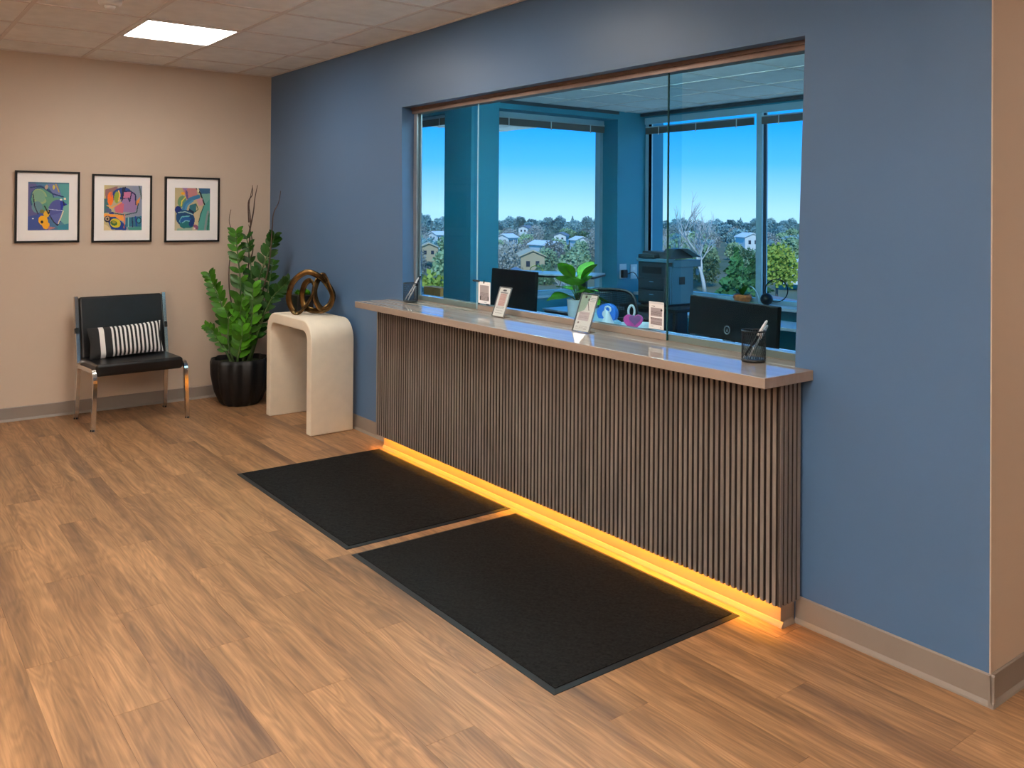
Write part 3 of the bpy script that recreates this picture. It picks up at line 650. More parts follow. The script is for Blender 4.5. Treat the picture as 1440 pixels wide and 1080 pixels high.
A2 = raster(78, 100, lambda u, v: lerpc((206, 186, 130), (140, 150, 170), u*1.3), [
 ('p', [(.02, .1), (.35, .02), (.3, .3), (.05, .45)], (150, 110, 110)), ('p', [(0, .3), (.1, .3), (.14, .6), (0, .62)], (70, 116, 120)), ('e', .45, .18, .25, .13, -.2, (30, 72, 140)),
 ('e', .16, .3, .075, .15, 0, (240, 120, 30)), ('e', .19, .2, .03, .06, 0, (206, 110, 90)), ('e', .33, .27, .07, .13, 0, (150, 166, 60)), ('l', [(.37, .12), (.41, .2), (.38, .35)], .018, (240, 196, 100)),
 ('p', [(.47, .05), (.56, .03), (.54, .36), (.44, .36)], (20, 34, 70)), ('p', [(.52, .14), (.8, .14), (.84, .3), (.86, .5), (.8, .6), (.28, .58), (.26, .5), (.45, .38), (.5, .3)], (156, 124, 168)),
 ('p', [(.52, .15), (.72, .15), (.69, .28), (.5, .28)], (196, 116, 150)), ('p', [(.28, .5), (.45, .38), (.52, .42), (.5, .62), (.3, .6)], (206, 110, 130)), ('l', [(.5, .29), (.66, .28)], .01, (60, 40, 80)),
 ('l', [(.72, .14), (.67, .36), (.64, .3)], .014, (28, 32, 80)), ('l', [(.52, .14), (.68, .12), (.82, .2), (.84, .42)], .018, (32, 36, 90)), ('p', [(.84, .36), (.95, .25), (.92, .4), (.86, .46)], (232, 150, 60)),
 ('l', [(.25, .62), (.55, .66), (.86, .6), (.9, .4)], .014, (50, 80, 90)), ('l', [(.08, .45), (.2, .5), (.34, .44), (.45, .38)], .012, (240, 160, 60)), ('e', .2, .62, .07, .03, 0, (30, 60, 130)), ('e', .12, .56, .08, .05, .3, (90, 100, 130)),
 ('p', [(0, .63), (.5, .66), (.52, .8), (.2, .72), (0, .7)], (240, 160, 70)), ('p', [(.04, .7), (.3, .7), (.6, .9), (.58, 1), (.2, .98)], (24, 66, 140)), ('e', .3, .84, .14, .10, .2, (214, 196, 50)), ('e', .26, .84, .09, .055, .2, (60, 110, 60)), ('e', .26, .82, .05, .03, .2, (160, 150, 50)),
 ('e', .09, .75, .085, .075, 0, (28, 36, 70)), ('e', .09, .74, .055, .048, 0, (190, 160, 130)), ('e', .09, .745, .028, .026, 0, (40, 30, 40)), ('l', [(.54, .66), (.53, .95)], .012, (230, 120, 80)),
 ('p', [(.56, .72), (1, .68), (1, .92), (.56, .92)], (50, 116, 140)), ('l', [(.64, .72), (.64, .92)], .012, (150, 200, 190)), ('l', [(.74, .72), (.76, .92)], .016, (20, 50, 90)), ('l', [(.83, .7), (.86, .9)], .02, (20, 70, 150)), ('e', .92, .78, .07, .07, 0, (24, 40, 70)), ('e', .92, .78, .045, .05, 0, (60, 150, 170)),
 ('p', [(.62, .93), (1, .92), (1, 1), (.66, 1)], (80, 150, 140)), ('p', [(0, .86), (.1, .9), (.22, 1), (0, 1)], (226, 206, 160)), ('l', [(.92, .0), (1, .3)], .02, (90, 110, 110))])
A3 = raster(78, 100, lambda u, v: lerpc((186, 170, 130), (200, 190, 160), v), [
 ('p', [(.2, 0), (.6, 0), (.66, .24), (.35, .3)], (190, 130, 130)), ('p', [(.2, 0), (.36, 0), (.3, .08)], (150, 120, 170)), ('l', [(.32, .08), (.35, .24)], .03, (110, 90, 140)), ('e', .22, .13, .06, .03, 0, (236, 170, 40)),
 ('p', [(.66, 0), (1, 0), (1, .12), (.75, .14)], (60, 104, 140)), ('p', [(.7, .14), (1, .12), (1, .3), (.86, .4)], (120, 170, 160)), ('l', [(.6, .0), (.72, .12), (.8, .3), (.84, .38)], .02, (20, 34, 40)), ('l', [(.64, .0), (.66, .08)], .02, (220, 220, 190)),
 ('e', .2, .32, .12, .14, .4, (110, 150, 110)), ('l', [(.18, .42), (.2, .3), (.3, .22)], .014, (226, 206, 80)), ('l', [(.25, .52), (.3, .38), (.45, .26), (.66, .2)], .06, (70, 130, 170)), ('l', [(.3, .52), (.34, .4), (.5, .3)], .03, (86, 150, 190)),
 ('p', [(.6, .26), (.78, .24), (.8, .4), (.68, .42)], (196, 150, 160)), ('p', [(.42, .4), (.6, .36), (.6, .55), (.5, .62), (.4, .55)], (60, 120, 130)), ('p', [(.4, .48), (.55, .56), (.52, .64), (.38, .56)], (20, 50, 80)), ('l', [(.6, .38), (.66, .5), (.58, .56)], .012, (60, 90, 60)),
 ('p', [(1, .25), (.82, .42), (.72, .6), (.64, 1), (1, 1)], (90, 160, 150)), ('l', [(.82, .42), (.74, .6), (.68, .8)], .012, (40, 90, 90)), ('l', [(.95, .55), (.9, .75), (.86, 1)], .03, (140, 150, 150)), ('l', [(.98, .6), (.94, 1)], .022, (50, 120, 100)),
 ('e', .1, .52, .10, .09, .6, (24, 50, 120)), ('e', .3, .72, .27, .20, .25, (26, 78, 120)), ('l', [(.1, .58), (.3, .56), (.5, .62)], .014, (170, 200, 190)), ('l', [(.24, .9), (.14, .78), (.2, .68), (.4, .66)], .018, (110, 180, 190)), ('e', .32, .78, .17, .10, 0, (30, 96, 160)), ('e', .34, .87, .2, .09, 0, (40, 120, 120)), ('l', [(.22, .82), (.3, .77), (.45, .78)], .014, (130, 190, 200)), ('e', .48, .82, .07, .1, .5, (24, 60, 120)),
 ('p', [(.08, .95), (.5, .94), (.5, 1), (.06, 1)], (150, 180, 160)), ('e', .6, .92, .08, .05, .6, (140, 90, 120)), ('e', .56, .95, .025, .02, 0, (230, 210, 210))])
arts = [(-1.972, -1.533, 1.322, 1.862, (-1.885, -1.607, 1.416, 1.778), A1, 'framed abstract print in blues with a yellow patch, leftmost of the three pictures'),
        (-1.444, -1.000, 1.317, 1.852, (-1.357, -1.075, 1.411, 1.767), A2, 'framed abstract print of orange and purple forms, middle of the three pictures'),
        (-.898, -.452, 1.311, 1.848, (-.818, -.531, 1.406, 1.758), A3, 'framed abstract print in teal curves on tan, nearest the plant')]
for y0, y1, z0, z1, pr, A, lab in arts:
    t = thing('framed_picture', lab, 'picture', (.0, (y0+y1)/2, z0)); w = (y1-y0)/2; h = z1-z0; b = .014; fr = MB()
    fr.box((.002, -w, 0), (.026, w, b)).box((.002, -w, h-b), (.026, w, h)).box((.002, -w, b), (.026, -w+b, h-b)).box((.002, w-b, b), (.026, w, h-b))
    obj('frame', fr, M['frame'], t); obj('mat_board', MB().box((.003, -w+b, b), (.014, w-b, h-b)), M['matboard'], t)
    yc = (y0+y1)/2
    print_obj('print', A, pr[1]-pr[0], pr[3]-pr[2], t, (.0155, pr[0]-yc, pr[2]-z0), (0, 0, PI/2), M['printm'])

# ================================================================== LOBBY CHAIR
ch = thing('lobby_chair', 'wide black vinyl armless chair with chrome legs under the pictures', 'chair', (.40, -1.235, 0), R_ := math.radians(3.0))
sw = .315
obj('seat', MB().box((-.21, -sw+.005, .375), (.225, sw-.005, .462), bv=.014), M['leather'], ch, bevel=.006)
bk = MB(); 
T = Matrix.Translation((-.20, 0, .47)) @ Matrix.Rotation(math.radians(-12), 4, 'Y')
obj('backrest', MB().box((-.02, -sw+.008, -.03), (.03, sw-.008, .445), bv=.012, T=T), M['leather'], ch, bevel=.006)
for sg in (-1, 1):
    y = sg*(sw+.008)
    side = [(.252, y+sg*.012, 0), (.243, y, .30), (.236, y, .375), (.212, y, .41), (.165, y, .418), (-.14, y, .405), (-.18, y, .39), (-.197, y, .35), (-.225, y+sg*.004, .0)]
    fr_ = spl(side, 4); k = 17
    obj('leg', MB().tube(fr_[:12], .013, n=4, smooth=False, flat=(.021, .019), up=(1, 0, 0)), M['chrome'], ch)
    obj('side_rail', MB().tube(fr_[11:22], .013, n=4, smooth=False, flat=(.021, .019), up=(0, 0, 1)), M['chrome'], ch)
    obj('leg', MB().tube(fr_[21:], .013, n=4, smooth=False, flat=(.021, .019), up=(1, 0, 0)), M['chrome'], ch)
    obj('back_post', MB().box((-.014, -.015, -.05), (.018, .015, .452), bv=.003, T=T @ Matrix.Translation((0, sg*(sw+.009), 0))), M['chrome'], ch)
    obj('back_bracket', MB().box((-.02, -.012, .17), (.022, .012, .215), bv=.003, T=T @ Matrix.Translation((0, sg*(sw+.012), 0))), M['blackplastic'], ch)
    obj('foot_cap', MB().tube([(.2526, y+sg*.0125, 0), (.2522, y+sg*.012, .012)], .0175, n=10), M['blackplastic'], ch)
    obj('foot_cap', MB().tube([(-.2255, y+sg*.0042, 0), (-.2253, y+sg*.004, .012)], .0175, n=10), M['blackplastic'], ch)
obj('cross_bar', MB().tube([(.17, -sw, .385), (.17, sw, .385)], .01).tube([(-.15, -sw, .385), (-.15, sw, .385)], .01), M['chrome'], ch)
# pillow
pw, ph, pd = .262, .122, .05; m = MB(); nx_, nz_ = 24, 12; vs = []; fs = []
for sgn in (1, -1):
    for i in range(nx_+1):
        for j in range(nz_+1):
            u = i/nx_*2-1; v = j/nz_*2-1; d = pd*((1-u**4)*(1-v**4))**.55; pin = 1-.06*(1-abs(v))*(abs(u)**3); pin2 = 1-.10*(1-abs(u))**.5*abs(v)**3*0
            vs.append((u*pw*pin, -sgn*d, v*ph*(1-.08*(1-u*u))))
for sgn in (0, 1):
    o = sgn*(nx_+1)*(nz_+1)
    for i in range(nx_):
        for j in range(nz_):
            a = o+i*(nz_+1)+j; q = (a, a+nz_+1, a+nz_+2, a+1); fs.append(q if sgn == 0 else q[::-1])
m.add(vs, fs, smooth=True)
pi_ = obj('lumbar_pillow', m, stripe_mat('striped_fabric', (.012, .012, .013), (.78, .75, .72), 34, -.112, .52), None, (.335, -1.262, .585), (math.radians(-16), math.radians(-3), math.radians(88)))
tag(pi_, 'black and white striped lumbar pillow leaning on the black chair', 'pillow')

# ================================================================== ITEMS ON THE COUNTER
def pen_cup(x, y, z, label, penlabels):
    t = thing('pen_cup', label, 'cup', (x, y, z)); r = .047; h = .118; m = MB()
    n = 30
    for k in range(n):
        a = 2*PI*k/n
        for s_ in (-1, 1):
            pts = [(r*math.cos(a+s_*q*.9), r*math.sin(a+s_*q*.9), .006+h*q) for q in (0, .25, .5, .75, 1)]
            m.tube(pts, .0009, n=3, smooth=False)
    obj('mesh_wall', m, M['mesh'], t)
    obj('rim', MB().tube([(r*math.cos(2*PI*k/28), r*math.sin(2*PI*k/28), h+.006) for k in range(28)], .0028, n=6, closed=True), M['mesh'], t)
    obj('base', MB().lathe([(r, 0), (r+.001, .012), (r-.002, .012)], n=28), M['mesh'], t)
    return t
def pen(x, y, z, dx, dy, dz, label, body, tip, L0=.15):
    d = Vector((dx, dy, dz)).normalized(); t = thing('pen', label, 'pen', (x, y, z))
    obj('barrel', MB().tube([d*.012, d*L0*.62], .0046, n=10), M[body], t); obj('grip', MB().tube([d*0, d*.013], [.0012, .0045], n=10), M['steel'], t)
    obj('cap', MB().tube([d*L0*.62, d*L0], .0056, n=10).tube([d*L0, d*(L0+.008)], [.0056, .003], n=10).box((-.0012, -.0075, 0), (.0012, -.0055, .035), T=Matrix.Translation(d*L0*.66) @ d.to_track_quat('Z', 'Y').to_matrix().to_4x4()), M[tip], t)
pen_cup(5.185, -.030, .9874, 'black mesh pen cup at the right end of the counter', None)
pen(5.155, -.055, .999, .32, .42, .85, 'white-capped black pen leaning in the right-hand mesh cup', 'blackplastic', 'white', .172)
pen(5.170, -.045, .999, .22, .52, .85, 'silver pen standing in the right-hand mesh cup', 'steel', 'steel', .150)
pen_cup(2.455, -.02, .9874, 'black mesh pen cup in the far left corner of the counter', None)
pen(2.432, -.05, .999, .3, .42, .85, 'white pen leaning in the left-hand mesh cup', 'white', 'white', .165)
pen(2.455, -.04, .999, .1, .45, .85, 'black-capped pen standing in the left-hand mesh cup', 'white', 'blackplastic', .172)

def paper(w, h, ops, bgc=(253, 251, 248)): return raster(w, h, lambda u, v: bgc, ops)
rl = random.Random(3)
def lines(x0, x1, y0, y1, n, col, gap=.3):
    ops = []
    for k in range(n):
        y = y0+(y1-y0)*(k+.5)/n; x = x0
        while x < x1-.02:
            e = min(x1, x+rl.uniform(.06, .2)); ops.append(('l', [(x, y), (e, y)], .006, col)); x = e+.035
    return ops
S1 = paper(60, 84, [('e', .5, .09, .17, .035, 0, (90, 90, 95)), ('p', [(.2, .2), (.8, .2), (.8, .64), (.2, .64)], (232, 196, 190))]+lines(.24, .76, .22, .62, 9, (196, 130, 126))+[('p', [(.16, .16), (.84, .16), (.84, .19), (.16, .19)], (150, 150, 152))]+lines(.16, .84, .67, .74, 2, (120, 120, 124))+lines(.16, .84, .78, .95, 4, (160, 150, 150)))
S2 = paper(60, 84, [('p', [(0, 0), (.62, 0), (.4, .42), (0, .52)], (176, 204, 190)), ('e', .3, .06, .07, .04, 0, (40, 44, 44)), ('e', .52, .13, .05, .035, 0, (40, 40, 44)), ('l', [(.5, .2), (.68, .42)], .02, (110, 104, 104)), ('p', [(.12, .48), (.8, .48), (.8, .72), (.12, .72)], (228, 214, 218))]+lines(.6, .95, .05, .2, 3, (130, 150, 150))+lines(.16, .76, .5, .7, 5, (196, 176, 184))+[('e', .2, .78, .05, .025, 0, (120, 110, 112))]+lines(.1, .85, .83, .96, 4, (190, 176, 176)))
def holder(x, y, w, h, tilt, px, label, rz=0):
    t = thing('sign_holder', label, 'sign', (x, y, .9874), rz); T = Matrix.Rotation(-tilt, 4, 'X')
    obj('acrylic_frame', MB().box((-w/2, 0, .006), (w/2, .002, h), T=T).box((-w/2, .0042, .006), (w/2, .0055, h), T=T).box((-w/2, 0, 0), (w/2, .055, .0025)).prism([(.0, .0025), (.05, .0025), (.044, .02), (.006, .02)], -w/2, -w/2+.002, 'x').prism([(.0, .0025), (.05, .0025), (.044, .02), (.006, .02)], w/2-.002, w/2, 'x'), M['acryl'], t)
    obj('acrylic_edge', MB().box((-w/2-.0008, -.0003, .004), (-w/2, .0058, h), T=T).box((w/2, -.0003, .004), (w/2+.0008, .0058, h), T=T).box((-w/2, -.0003, h), (w/2, .0058, h+.001), T=T), M['alu'], t)
    o = print_obj('printed_insert', px, w*.90, h*.93, t, (0, 0, 0), None, M['paper'], .001); o.matrix_local = T @ Matrix.Translation((-w*.45, .0023, .008)); return t
holder(3.425, -.03, .112, .178, math.radians(20), S1, 'slanted clear acrylic sign holder with a pink and white notice on the counter, left one')
holder(4.150, -.05, .124, .200, math.radians(20), S2, 'slanted clear acrylic sign holder with a pale green and white card, on the counter')
S3 = paper(50, 76, [('p', [(.14, .16), (.88, .16), (.88, .86), (.14, .86)], (176, 166, 166))]+lines(.16, .86, .18, .84, 17, (96, 84, 84))+[('p', [(.14, .66), (.24, .66), (.24, .84), (.14, .84)], (60, 52, 54)), ('p', [(.78, .66), (.88, .66), (.88, .82), (.78, .82)], (60, 52, 54)), ('l', [(.5, .93), (.7, .93)], .01, (90, 90, 90))], (254, 253, 251))
S4 = paper(50, 76, [('l', [(.1, .06), (.3, .06)], .008, (170, 150, 150)), ('l', [(.2, .15), (.38, .155)], .018, (60, 56, 58)), ('p', [(.12, .21), (.88, .21), (.88, .53), (.12, .53)], (180, 166, 166)), ('p', [(.12, .58), (.88, .58), (.88, .84), (.12, .84)], (180, 166, 166))]+lines(.13, .87, .22, .52, 8, (100, 88, 88))+lines(.13, .87, .58, .84, 7, (100, 88, 88))+[('e', .84, .28, .06, .04, 0, (40, 34, 36)), ('e', .14, .61, .03, .03, 0, (40, 34, 36)), ('l', [(.14, .9), (.3, .9)], .008, (110, 100, 100)), ('l', [(.75, .93), (.86, .93)], .01, (110, 90, 90))], (253, 249, 246))
t = thing('taped_notice', 'small white notice of dense grey text clipped to the glass near the left monitor', 'notice', (3.135, .0905, 1.030)); print_obj('sheet', S3, .125, .132, t, (-.066, -.0012, .0), None, M['paper'], .0008)
obj('clip', MB().box((-.098, -.010, .128), (-.05, .0012, .139), bv=.002).tube([(-.088, -.007, .1335), (-.104, -.014, .1345)], .006), M['blackplastic'], t)
obj('clip', MB().box((-.01, -.004, .122), (-.002, .0, .140)), M['blackplastic'], t); obj('suction_foot', MB().box((-.065, -.003, -.006), (-.045, .0, .002)).box((.02, -.003, -.006), (.05, .0, .002)), M['blackplastic'], t)
t = thing('taped_notice', 'white notice with two grey text blocks taped to the glass beside the printer', 'notice', (4.517, .1105, 1.032)); print_obj('sheet', S4, .096, .128, t, (-.048, -.0012, 0), None, M['paper'], .0008)
obj('tape', MB().box((-.048, -.0016, .119), (.048, -.0013, .130)), M['white'], t)

# ================================================================== OFFICE WINDOWS
def window(name, label, origin, ang, w, z0, z1, mull, sill_d, sill_x=0, extra=0):
    """window lying in a vertical plane; local x runs along it, local -y points into the office"""
    r = struct(name, label, None, None, 'window'); r.location = origin; r.rotation_euler = (0, 0, ang); f = .045
    obj('frame', MB().box((0, -.03, z0), (w, .05, z0+f)).box((0, -.03, z1-f), (w, .05, z1)).box((0, -.03, z0+f), (f, .05, z1-f)).box((w-f, -.03, z0+f), (w, .05, z1-f)), M['winframe'], r)
    obj('head_panel', MB().box((.005, -.055, z1-.075), (w-.005, -.0305, min(z1, 2.714)), bv=.003), M['winframe'], r)
    for x in mull:
        obj('mullion', MB().box((x-.035, -.05, z0+f), (x+.035, .05, z1-f)), M['winframe'], r); obj('gasket', MB().box((x+.035, -.02, z0+f), (x+.043, .02, z1-f)).box((f, -.02, z0+f), (f+.008, .02, z1-f)), M['blackplastic'], r)
    xx = [f]+list(mull)+[w-f]
    for a, b in zip(xx, xx[1:]): obj('glass_pane', MB().box((a, .012, z0+f), (b, .018, z1-f)), M['wglass'], r)
    if sill_d: obj('sill', MB().box((-sill_x, -sill_d, z0-.035), (w+extra, -.03, z0-.002), bv=.004), M['sill'], r)
    return r
window('window_2', 'tall right office window with a pale mullion', (.085, 4.62, 0), 0, 4.8, .655, 2.70, [1.645, 3.3], .22)
window('window_3', 'middle office window between the two columns', (-.2, 2.44, 0), PI/2, 1.70, .655, 2.66, [], .20)
window('window_4', 'narrow left office window seen past the jamb', (-1.70, YL+.12, 0), 0, 1.28, .68, 2.62, [], .16)
def blind(label, origin, ang, w, ztop, hs=.074, hd=.010, slo=0):
    t = thing('window_blind', label, 'blind', (origin[0], origin[1], ztop), ang)
    obj('headrail', MB().box((0, -.030, -hd), (w, .0, 0), bv=.002), M['blindlight'], t)
    m = MB(); n = 11
    for k in range(n): m.box((.006, -.028, -hd-.004-hs*(k+1)/n+.0015), (w-.006, -.002, -hd-.004-hs*k/n))
    obj('slat_stack', m, M['blind'], t)
    for x in [w*.14+i*(w*.72)/max(1, int(w/.55)) for i in range(int(w/.55)+1)]:
        obj('cord_clip', MB().box((x-.005, -.033, -hd-hs-.012), (x+.005, -.029, -hd+.004)).ball((x, -.034, -hd-hs-.012), .008, n=6), M['white'], t)
    return t
blind('raised blind of grey slats at the top of the wide right window pane', (.135, 4.56, 0), 0, 1.55, 2.592)
blind('raised blind of grey slats right of the pale mullion', (1.78, 4.56, 0), 0, 1.55, 2.592)
blind('raised blind of grey slats at the top of the middle window', (-.135, 2.47, 0), PI/2, 1.64, 2.60)
blind('raised blind of pale slats in the narrow left window', (-1.64, 2.165, 0), 0, 1.2, 2.60)
struct('trim_2', 'dark blue soffit edge over the middle window', MB().box((.04, YL+.36, 2.715), (.10, 4.14, 2.7485)), M['cabinet'], 'trim')
struct('trim_3', 'dark blue soffit edge over the right windows', MB().box((.085, 4.50, 2.715), (XW-.14, 4.56, 2.7485)), M['cabinet'], 'trim')
tag(obj('ledge_board', MB().box((1.0, 3.95, .50), (4.4, 4.39, .53), bv=.003).box((1.02, 4.33, 0), (1.06, 4.37, .5)).box((4.34, 4.33, 0), (4.38, 4.37, .5)).box((1.02, 3.97, 0), (1.06, 4.01, .5)).box((4.34, 3.97, 0), (4.38, 4.01, .5)), M['deskwhite']), 'pale low ledge table under the right office window', 'table')

# ================================================================== OFFICE FURNITURE
t = thing('staff_desk', 'pale-topped staff desk directly behind the glass', 'desk', (3.0, 1.0, 0))
obj('desk_top', MB().box((-1.7, -.65, .71), (1.75, .66, .75), bv=.004), M['deskwhite'], t)
obj('modesty_panel', MB().box((-1.68, .55, .05), (1.7, .58, .71)), M['cabinet'], t)
for x in (-1.66, 1.70): obj('side_panel', MB().box((x-.02, -.6, 0), (x+.02, .6, .71)), M['cabinet'], t)

def monitor(x, y, z, w, h, tilt, rz, label, logo=False):
    t = thing('monitor', label, 'monitor', (x, y, z), rz); T = Matrix.Translation((0, 0, .062)) @ Matrix.Rotation(tilt, 4, 'X')
    obj('panel', MB().box((-w/2, -.014, 0), (w/2, .016, h), bv=.006, T=T), M['monitor'], t)
    obj('screen', MB().box((-w/2+.008, .0161, .012), (w/2-.008, .0175, h-.008), T=T), M['hwin'], t)
    obj('stand_neck', MB().box((-.035, -.035, .004), (.035, -.016, .068), bv=.003).box((-.03, -.012, .055), (.03, .010, .075)), M['blackplastic'], t); obj('stand_base', MB().box((-.13, -.13, 0), (.13, .08, .008), bv=.002), M['blackplastic'], t)
    if logo:
        lx, lz = -.02, .062; n = 24; T2 = T @ Matrix.Translation((lx, -.0162, lz))
        obj('round_emblem', MB().tube([T2 @ Vector((.024*math.cos(2*PI*k/n), 0, .024*math.sin(2*PI*k/n))) for k in range(n)], .0035, n=6, closed=True).prism([(-.009, -.010), (.009, -.010), (.003, .006), (-.002, .008)], 0, .002, 'y', T=T2), M['logo'], t)
    return t
monitor(3.99, 1.315, .75, .785, .245, math.radians(-4), math.radians(-9.8), 'large black monitor seen from behind at the right of the glass', True).location
monitor(1.955, 1.2, .75, .575, .315, math.radians(-3), 0, 'black monitor seen from behind, left, beside the clipped notice')
# sit-stand table beyond the left monitor
t = thing('standing_table', 'pale sit-stand table top with a dark edge beyond the left monitor', 'table', (.93, 2.42, 0), math.radians(31))
obj('table_top', MB().box((-.45, -.20, .985), (.50, .20, 1.0), bv=.003), M['deskwhite'], t); obj('edge_band', MB().box((-.452, -.203, .968), (.502, .203, .985)), M['blackplastic'], t)
for sx_ in (-.34, .34): obj('column', MB().box((sx_-.035, -.03, .02), (sx_+.035, .03, .968)), M['cabinet'], t); obj('foot', MB().box((sx_-.035, -.19, 0), (sx_+.035, .19, .025)), M['cabinet'], t)

t = thing('cable_loop', 'thin yellow looped cord lying on the sit-stand table', 'cord', (.72, 2.43, 1.0)); obj('loop', MB().tube([(.10*math.cos(PI*k/12), .0, .004+.05*math.sin(PI*k/12)) for k in range(13)], .004, n=6), M['t4'], t)
# low cabinet
t = thing('filing_cabinet', 'dark filing cabinet between the left monitor and the office chair', 'cabinet', (.62, 2.98, 0), PI/2)
obj('body', MB().box((-.38, -.45, 0), (.38, -.02, .60), bv=.003), M['cabinet'], t)
for k in range(2):
    d = obj('drawer', MB().box((-.37, -.468, .03+k*.285), (.37, -.45, .30+k*.285), bv=.003), M['cabinet'], t); obj('handle', MB().box((-.07, -.48, .22+k*.285), (.07, -.468, .235+k*.285)), M['alu'], d)
obj('cabinet_top', MB().box((-.39, -.47, .60), (.39, -.0, .62), bv=.003), M['deskwhite'], t)
# printer stand + printer
st = thing('printer_stand', 'dark printer stand with a drawer behind the staff desk', 'stand', (1.76, 3.18, 0))
obj('stand_top', MB().box((-.36, -.28, .69), (.34, .28, .72), bv=.004), M['blackplastic'], st)
obj('body', MB().box((-.33, -.24, 0), (.02, .25, .69), bv=.003), M['cabinet'], st)
dr = obj('drawer', MB().box((-.32, -.255, .42), (.01, -.24, .66), bv=.003), M['cabinet'], st); obj('knob', MB().ball((-.15, -.265, .54), .012, n=6), M['white'], dr)
for y in (-.25, .25): obj('leg', MB().box((.30, y-.015, 0), (.33, y+.015, .69)), M['blackplastic'], st)
p = thing('office_printer', 'large dark multifunction printer on its stand by the right window', 'printer', (1.90, 3.0, .72))
obj('body', MB().box((-.36, 0, .012), (0, .37, .405), bv=.008), M['printerdark'], p)
obj('side_cover', MB().box((.0, .075, .02), (.006, .365, .37), bv=.002).box((0, .01, .02), (.008, .035, .37)).box((0, .045, .02), (.008, .065, .37)), M['printer'], p, label='blue-grey side cover')
obj('vent', MB().box((.006, .17, .20), (.009, .245, .27)), M['blackplastic'], p)
obj('scanner_lid', MB().box((-.37, -.012, .405), (.012, .10, .44), bv=.004).box((-.10, .08, .36), (.016, .46, .425), bv=.004), M['printer'], p)
obj('output_slot', MB().box((-.30, -.003, .30), (-.06, .004, .36)), M['blackplastic'], p)
for k in range(2): d = obj('paper_tray', MB().box((-.34, -.008, .03+k*.12), (-.02, 0, .14+k*.12), bv=.003), M['printerdark'], p); obj('handle', MB().box((-.20, -.012, .10+k*.12), (-.15, -.008, .108+k*.12)), M['printer'], d)
obj('control_panel', MB().box((-.33, -.03, .44), (-.12, .05, .475), bv=.006), M['printerdark'], p)
obj('document_feeder', MB().box((-.35, .04, .44), (-.04, .30, .50), bv=.01).prism([(.02, .44), (.34, .44), (.34, .475), (.24, .535), (.10, .53)], -.10, .02, 'x'), M['printerdark'], p)
obj('feeder_tray', MB().box((0, 0, 0), (.12, .20, .006), T=Matrix.Translation((.0, .16, .535)) @ Matrix.Rotation(math.radians(-24), 4, 'X')), M['winframe'], p)
obj('paper_tray', MB().box((.0, .40, .28), (.008, .44, .34)), M['printer'], p)
for k in range(2): obj('foot', MB().box((-.34+.3*k, .02, 0), (-.30+.3*k, .35, .012)), M['blackplastic'], p)
# outlets
for y, z, lab, plug in ((4.225, .885, 'wall outlet with a black adapter plugged in, on the column', True), (4.40, .875, 'wall outlet plate on the column nearer the printer', False)):
    t = thing('wall_outlet', lab, 'outlet', (.08, y, z)); obj('plate', MB().box((0, -.045, -.07), (.006, .065, .10), bv=.002), M['zinc'], t)
    if plug:
        obj('adapter', MB().box((.006, -.03, -.06), (.05, .045, .03), bv=.005), M['blackplastic'], t)
        obj('cable', MB().tube(spl([(.04, .04, -.02), (.06, .12, .0), (.05, .20, -.06), (.03, .26, -.16), (.03, .30, -.30)], 5), .005, n=6), M['blackplastic'], t)
    else: obj('socket', MB().box((.006, -.012, -.03), (.008, .03, .01)).box((.006, -.012, .03), (.008, .03, .07)), M['white'], t)
# office chair
t = thing('office_chair', 'black mesh-backed office chair left of the printer', 'chair', (1.93, 2.34, 0), math.radians(208))
def bp(u, v): return Vector((u*.245, .17+.05*u*u-.03*v, .50+.43*v))
ring = []
for k in range(32):
    a = 2*PI*k/32; cu, cv = math.cos(a), math.sin(a); e = .55
    ring.append(bp(math.copysign(abs(cu)**e, cu), .5+.5*math.copysign(abs(cv)**e, cv)))
obj('back_frame', MB().tube(ring, .014, n=8, closed=True), M['blackplastic'], t)
m = MB()
for k in range(-25, 26):
    u = k/26; hh = (1-abs(u)**3.6)**.28; m.tube([bp(u, .5-.5*hh+hh*q/6) for q in range(7)], .0032, n=3, smooth=False)
for k in range(1, 48):
    v = k/48; hh = (1-abs(2*v-1)**3.6)**.28; m.tube([bp(-hh+2*hh*q/6, v) for q in range(7)], .0032, n=3, smooth=False)
obj('back_mesh', m, M['mesh'], t)
obj('lumbar_band', MB().box((-.2, .165, .62), (.2, .18, .70), bv=.004), M['blackplastic'], t)
obj('seat', MB().box((-.25, -.27, .42), (.25, .18, .49), bv=.02), M['mesh'], t, bevel=.01)
obj('back_bar', MB().tube(spl([(0, -.0, .41), (0, .2, .41), (0, .235, .46), (0, .19, .62)], 5), .018, n=8), M['blackplastic'], t)
for sg in (-1, 1): obj('armrest', MB().box((sg*.29-.04, -.18, .66), (sg*.29+.04, .08, .69), bv=.006).box((sg*.29-.015, -.06, .43), (sg*.29+.015, -.02, .66)).box((min(0, sg*.3), -.06, .41), (max(0, sg*.3), -.02, .43)), M['blackplastic'], t)
obj('gas_lift', MB().tube([(0, 0, .10), (0, 0, .42)], .028, n=12), M['blackplastic'], t)
for k in range(5):
    a = 2*PI*k/5; sp_ = obj('base_leg', MB().tube([(0, 0, .10), (.28*math.cos(a), .28*math.sin(a), .075)], [.026, .018], n=8), M['blackplastic'], t)
    obj('caster', MB().tube([(.28*math.cos(a)-.02*math.sin(a), .28*math.sin(a)+.02*math.cos(a), .03), (.28*math.cos(a)+.02*math.sin(a), .28*math.sin(a)-.02*math.cos(a), .03)], .03, n=12), M['blackplastic'], sp_)

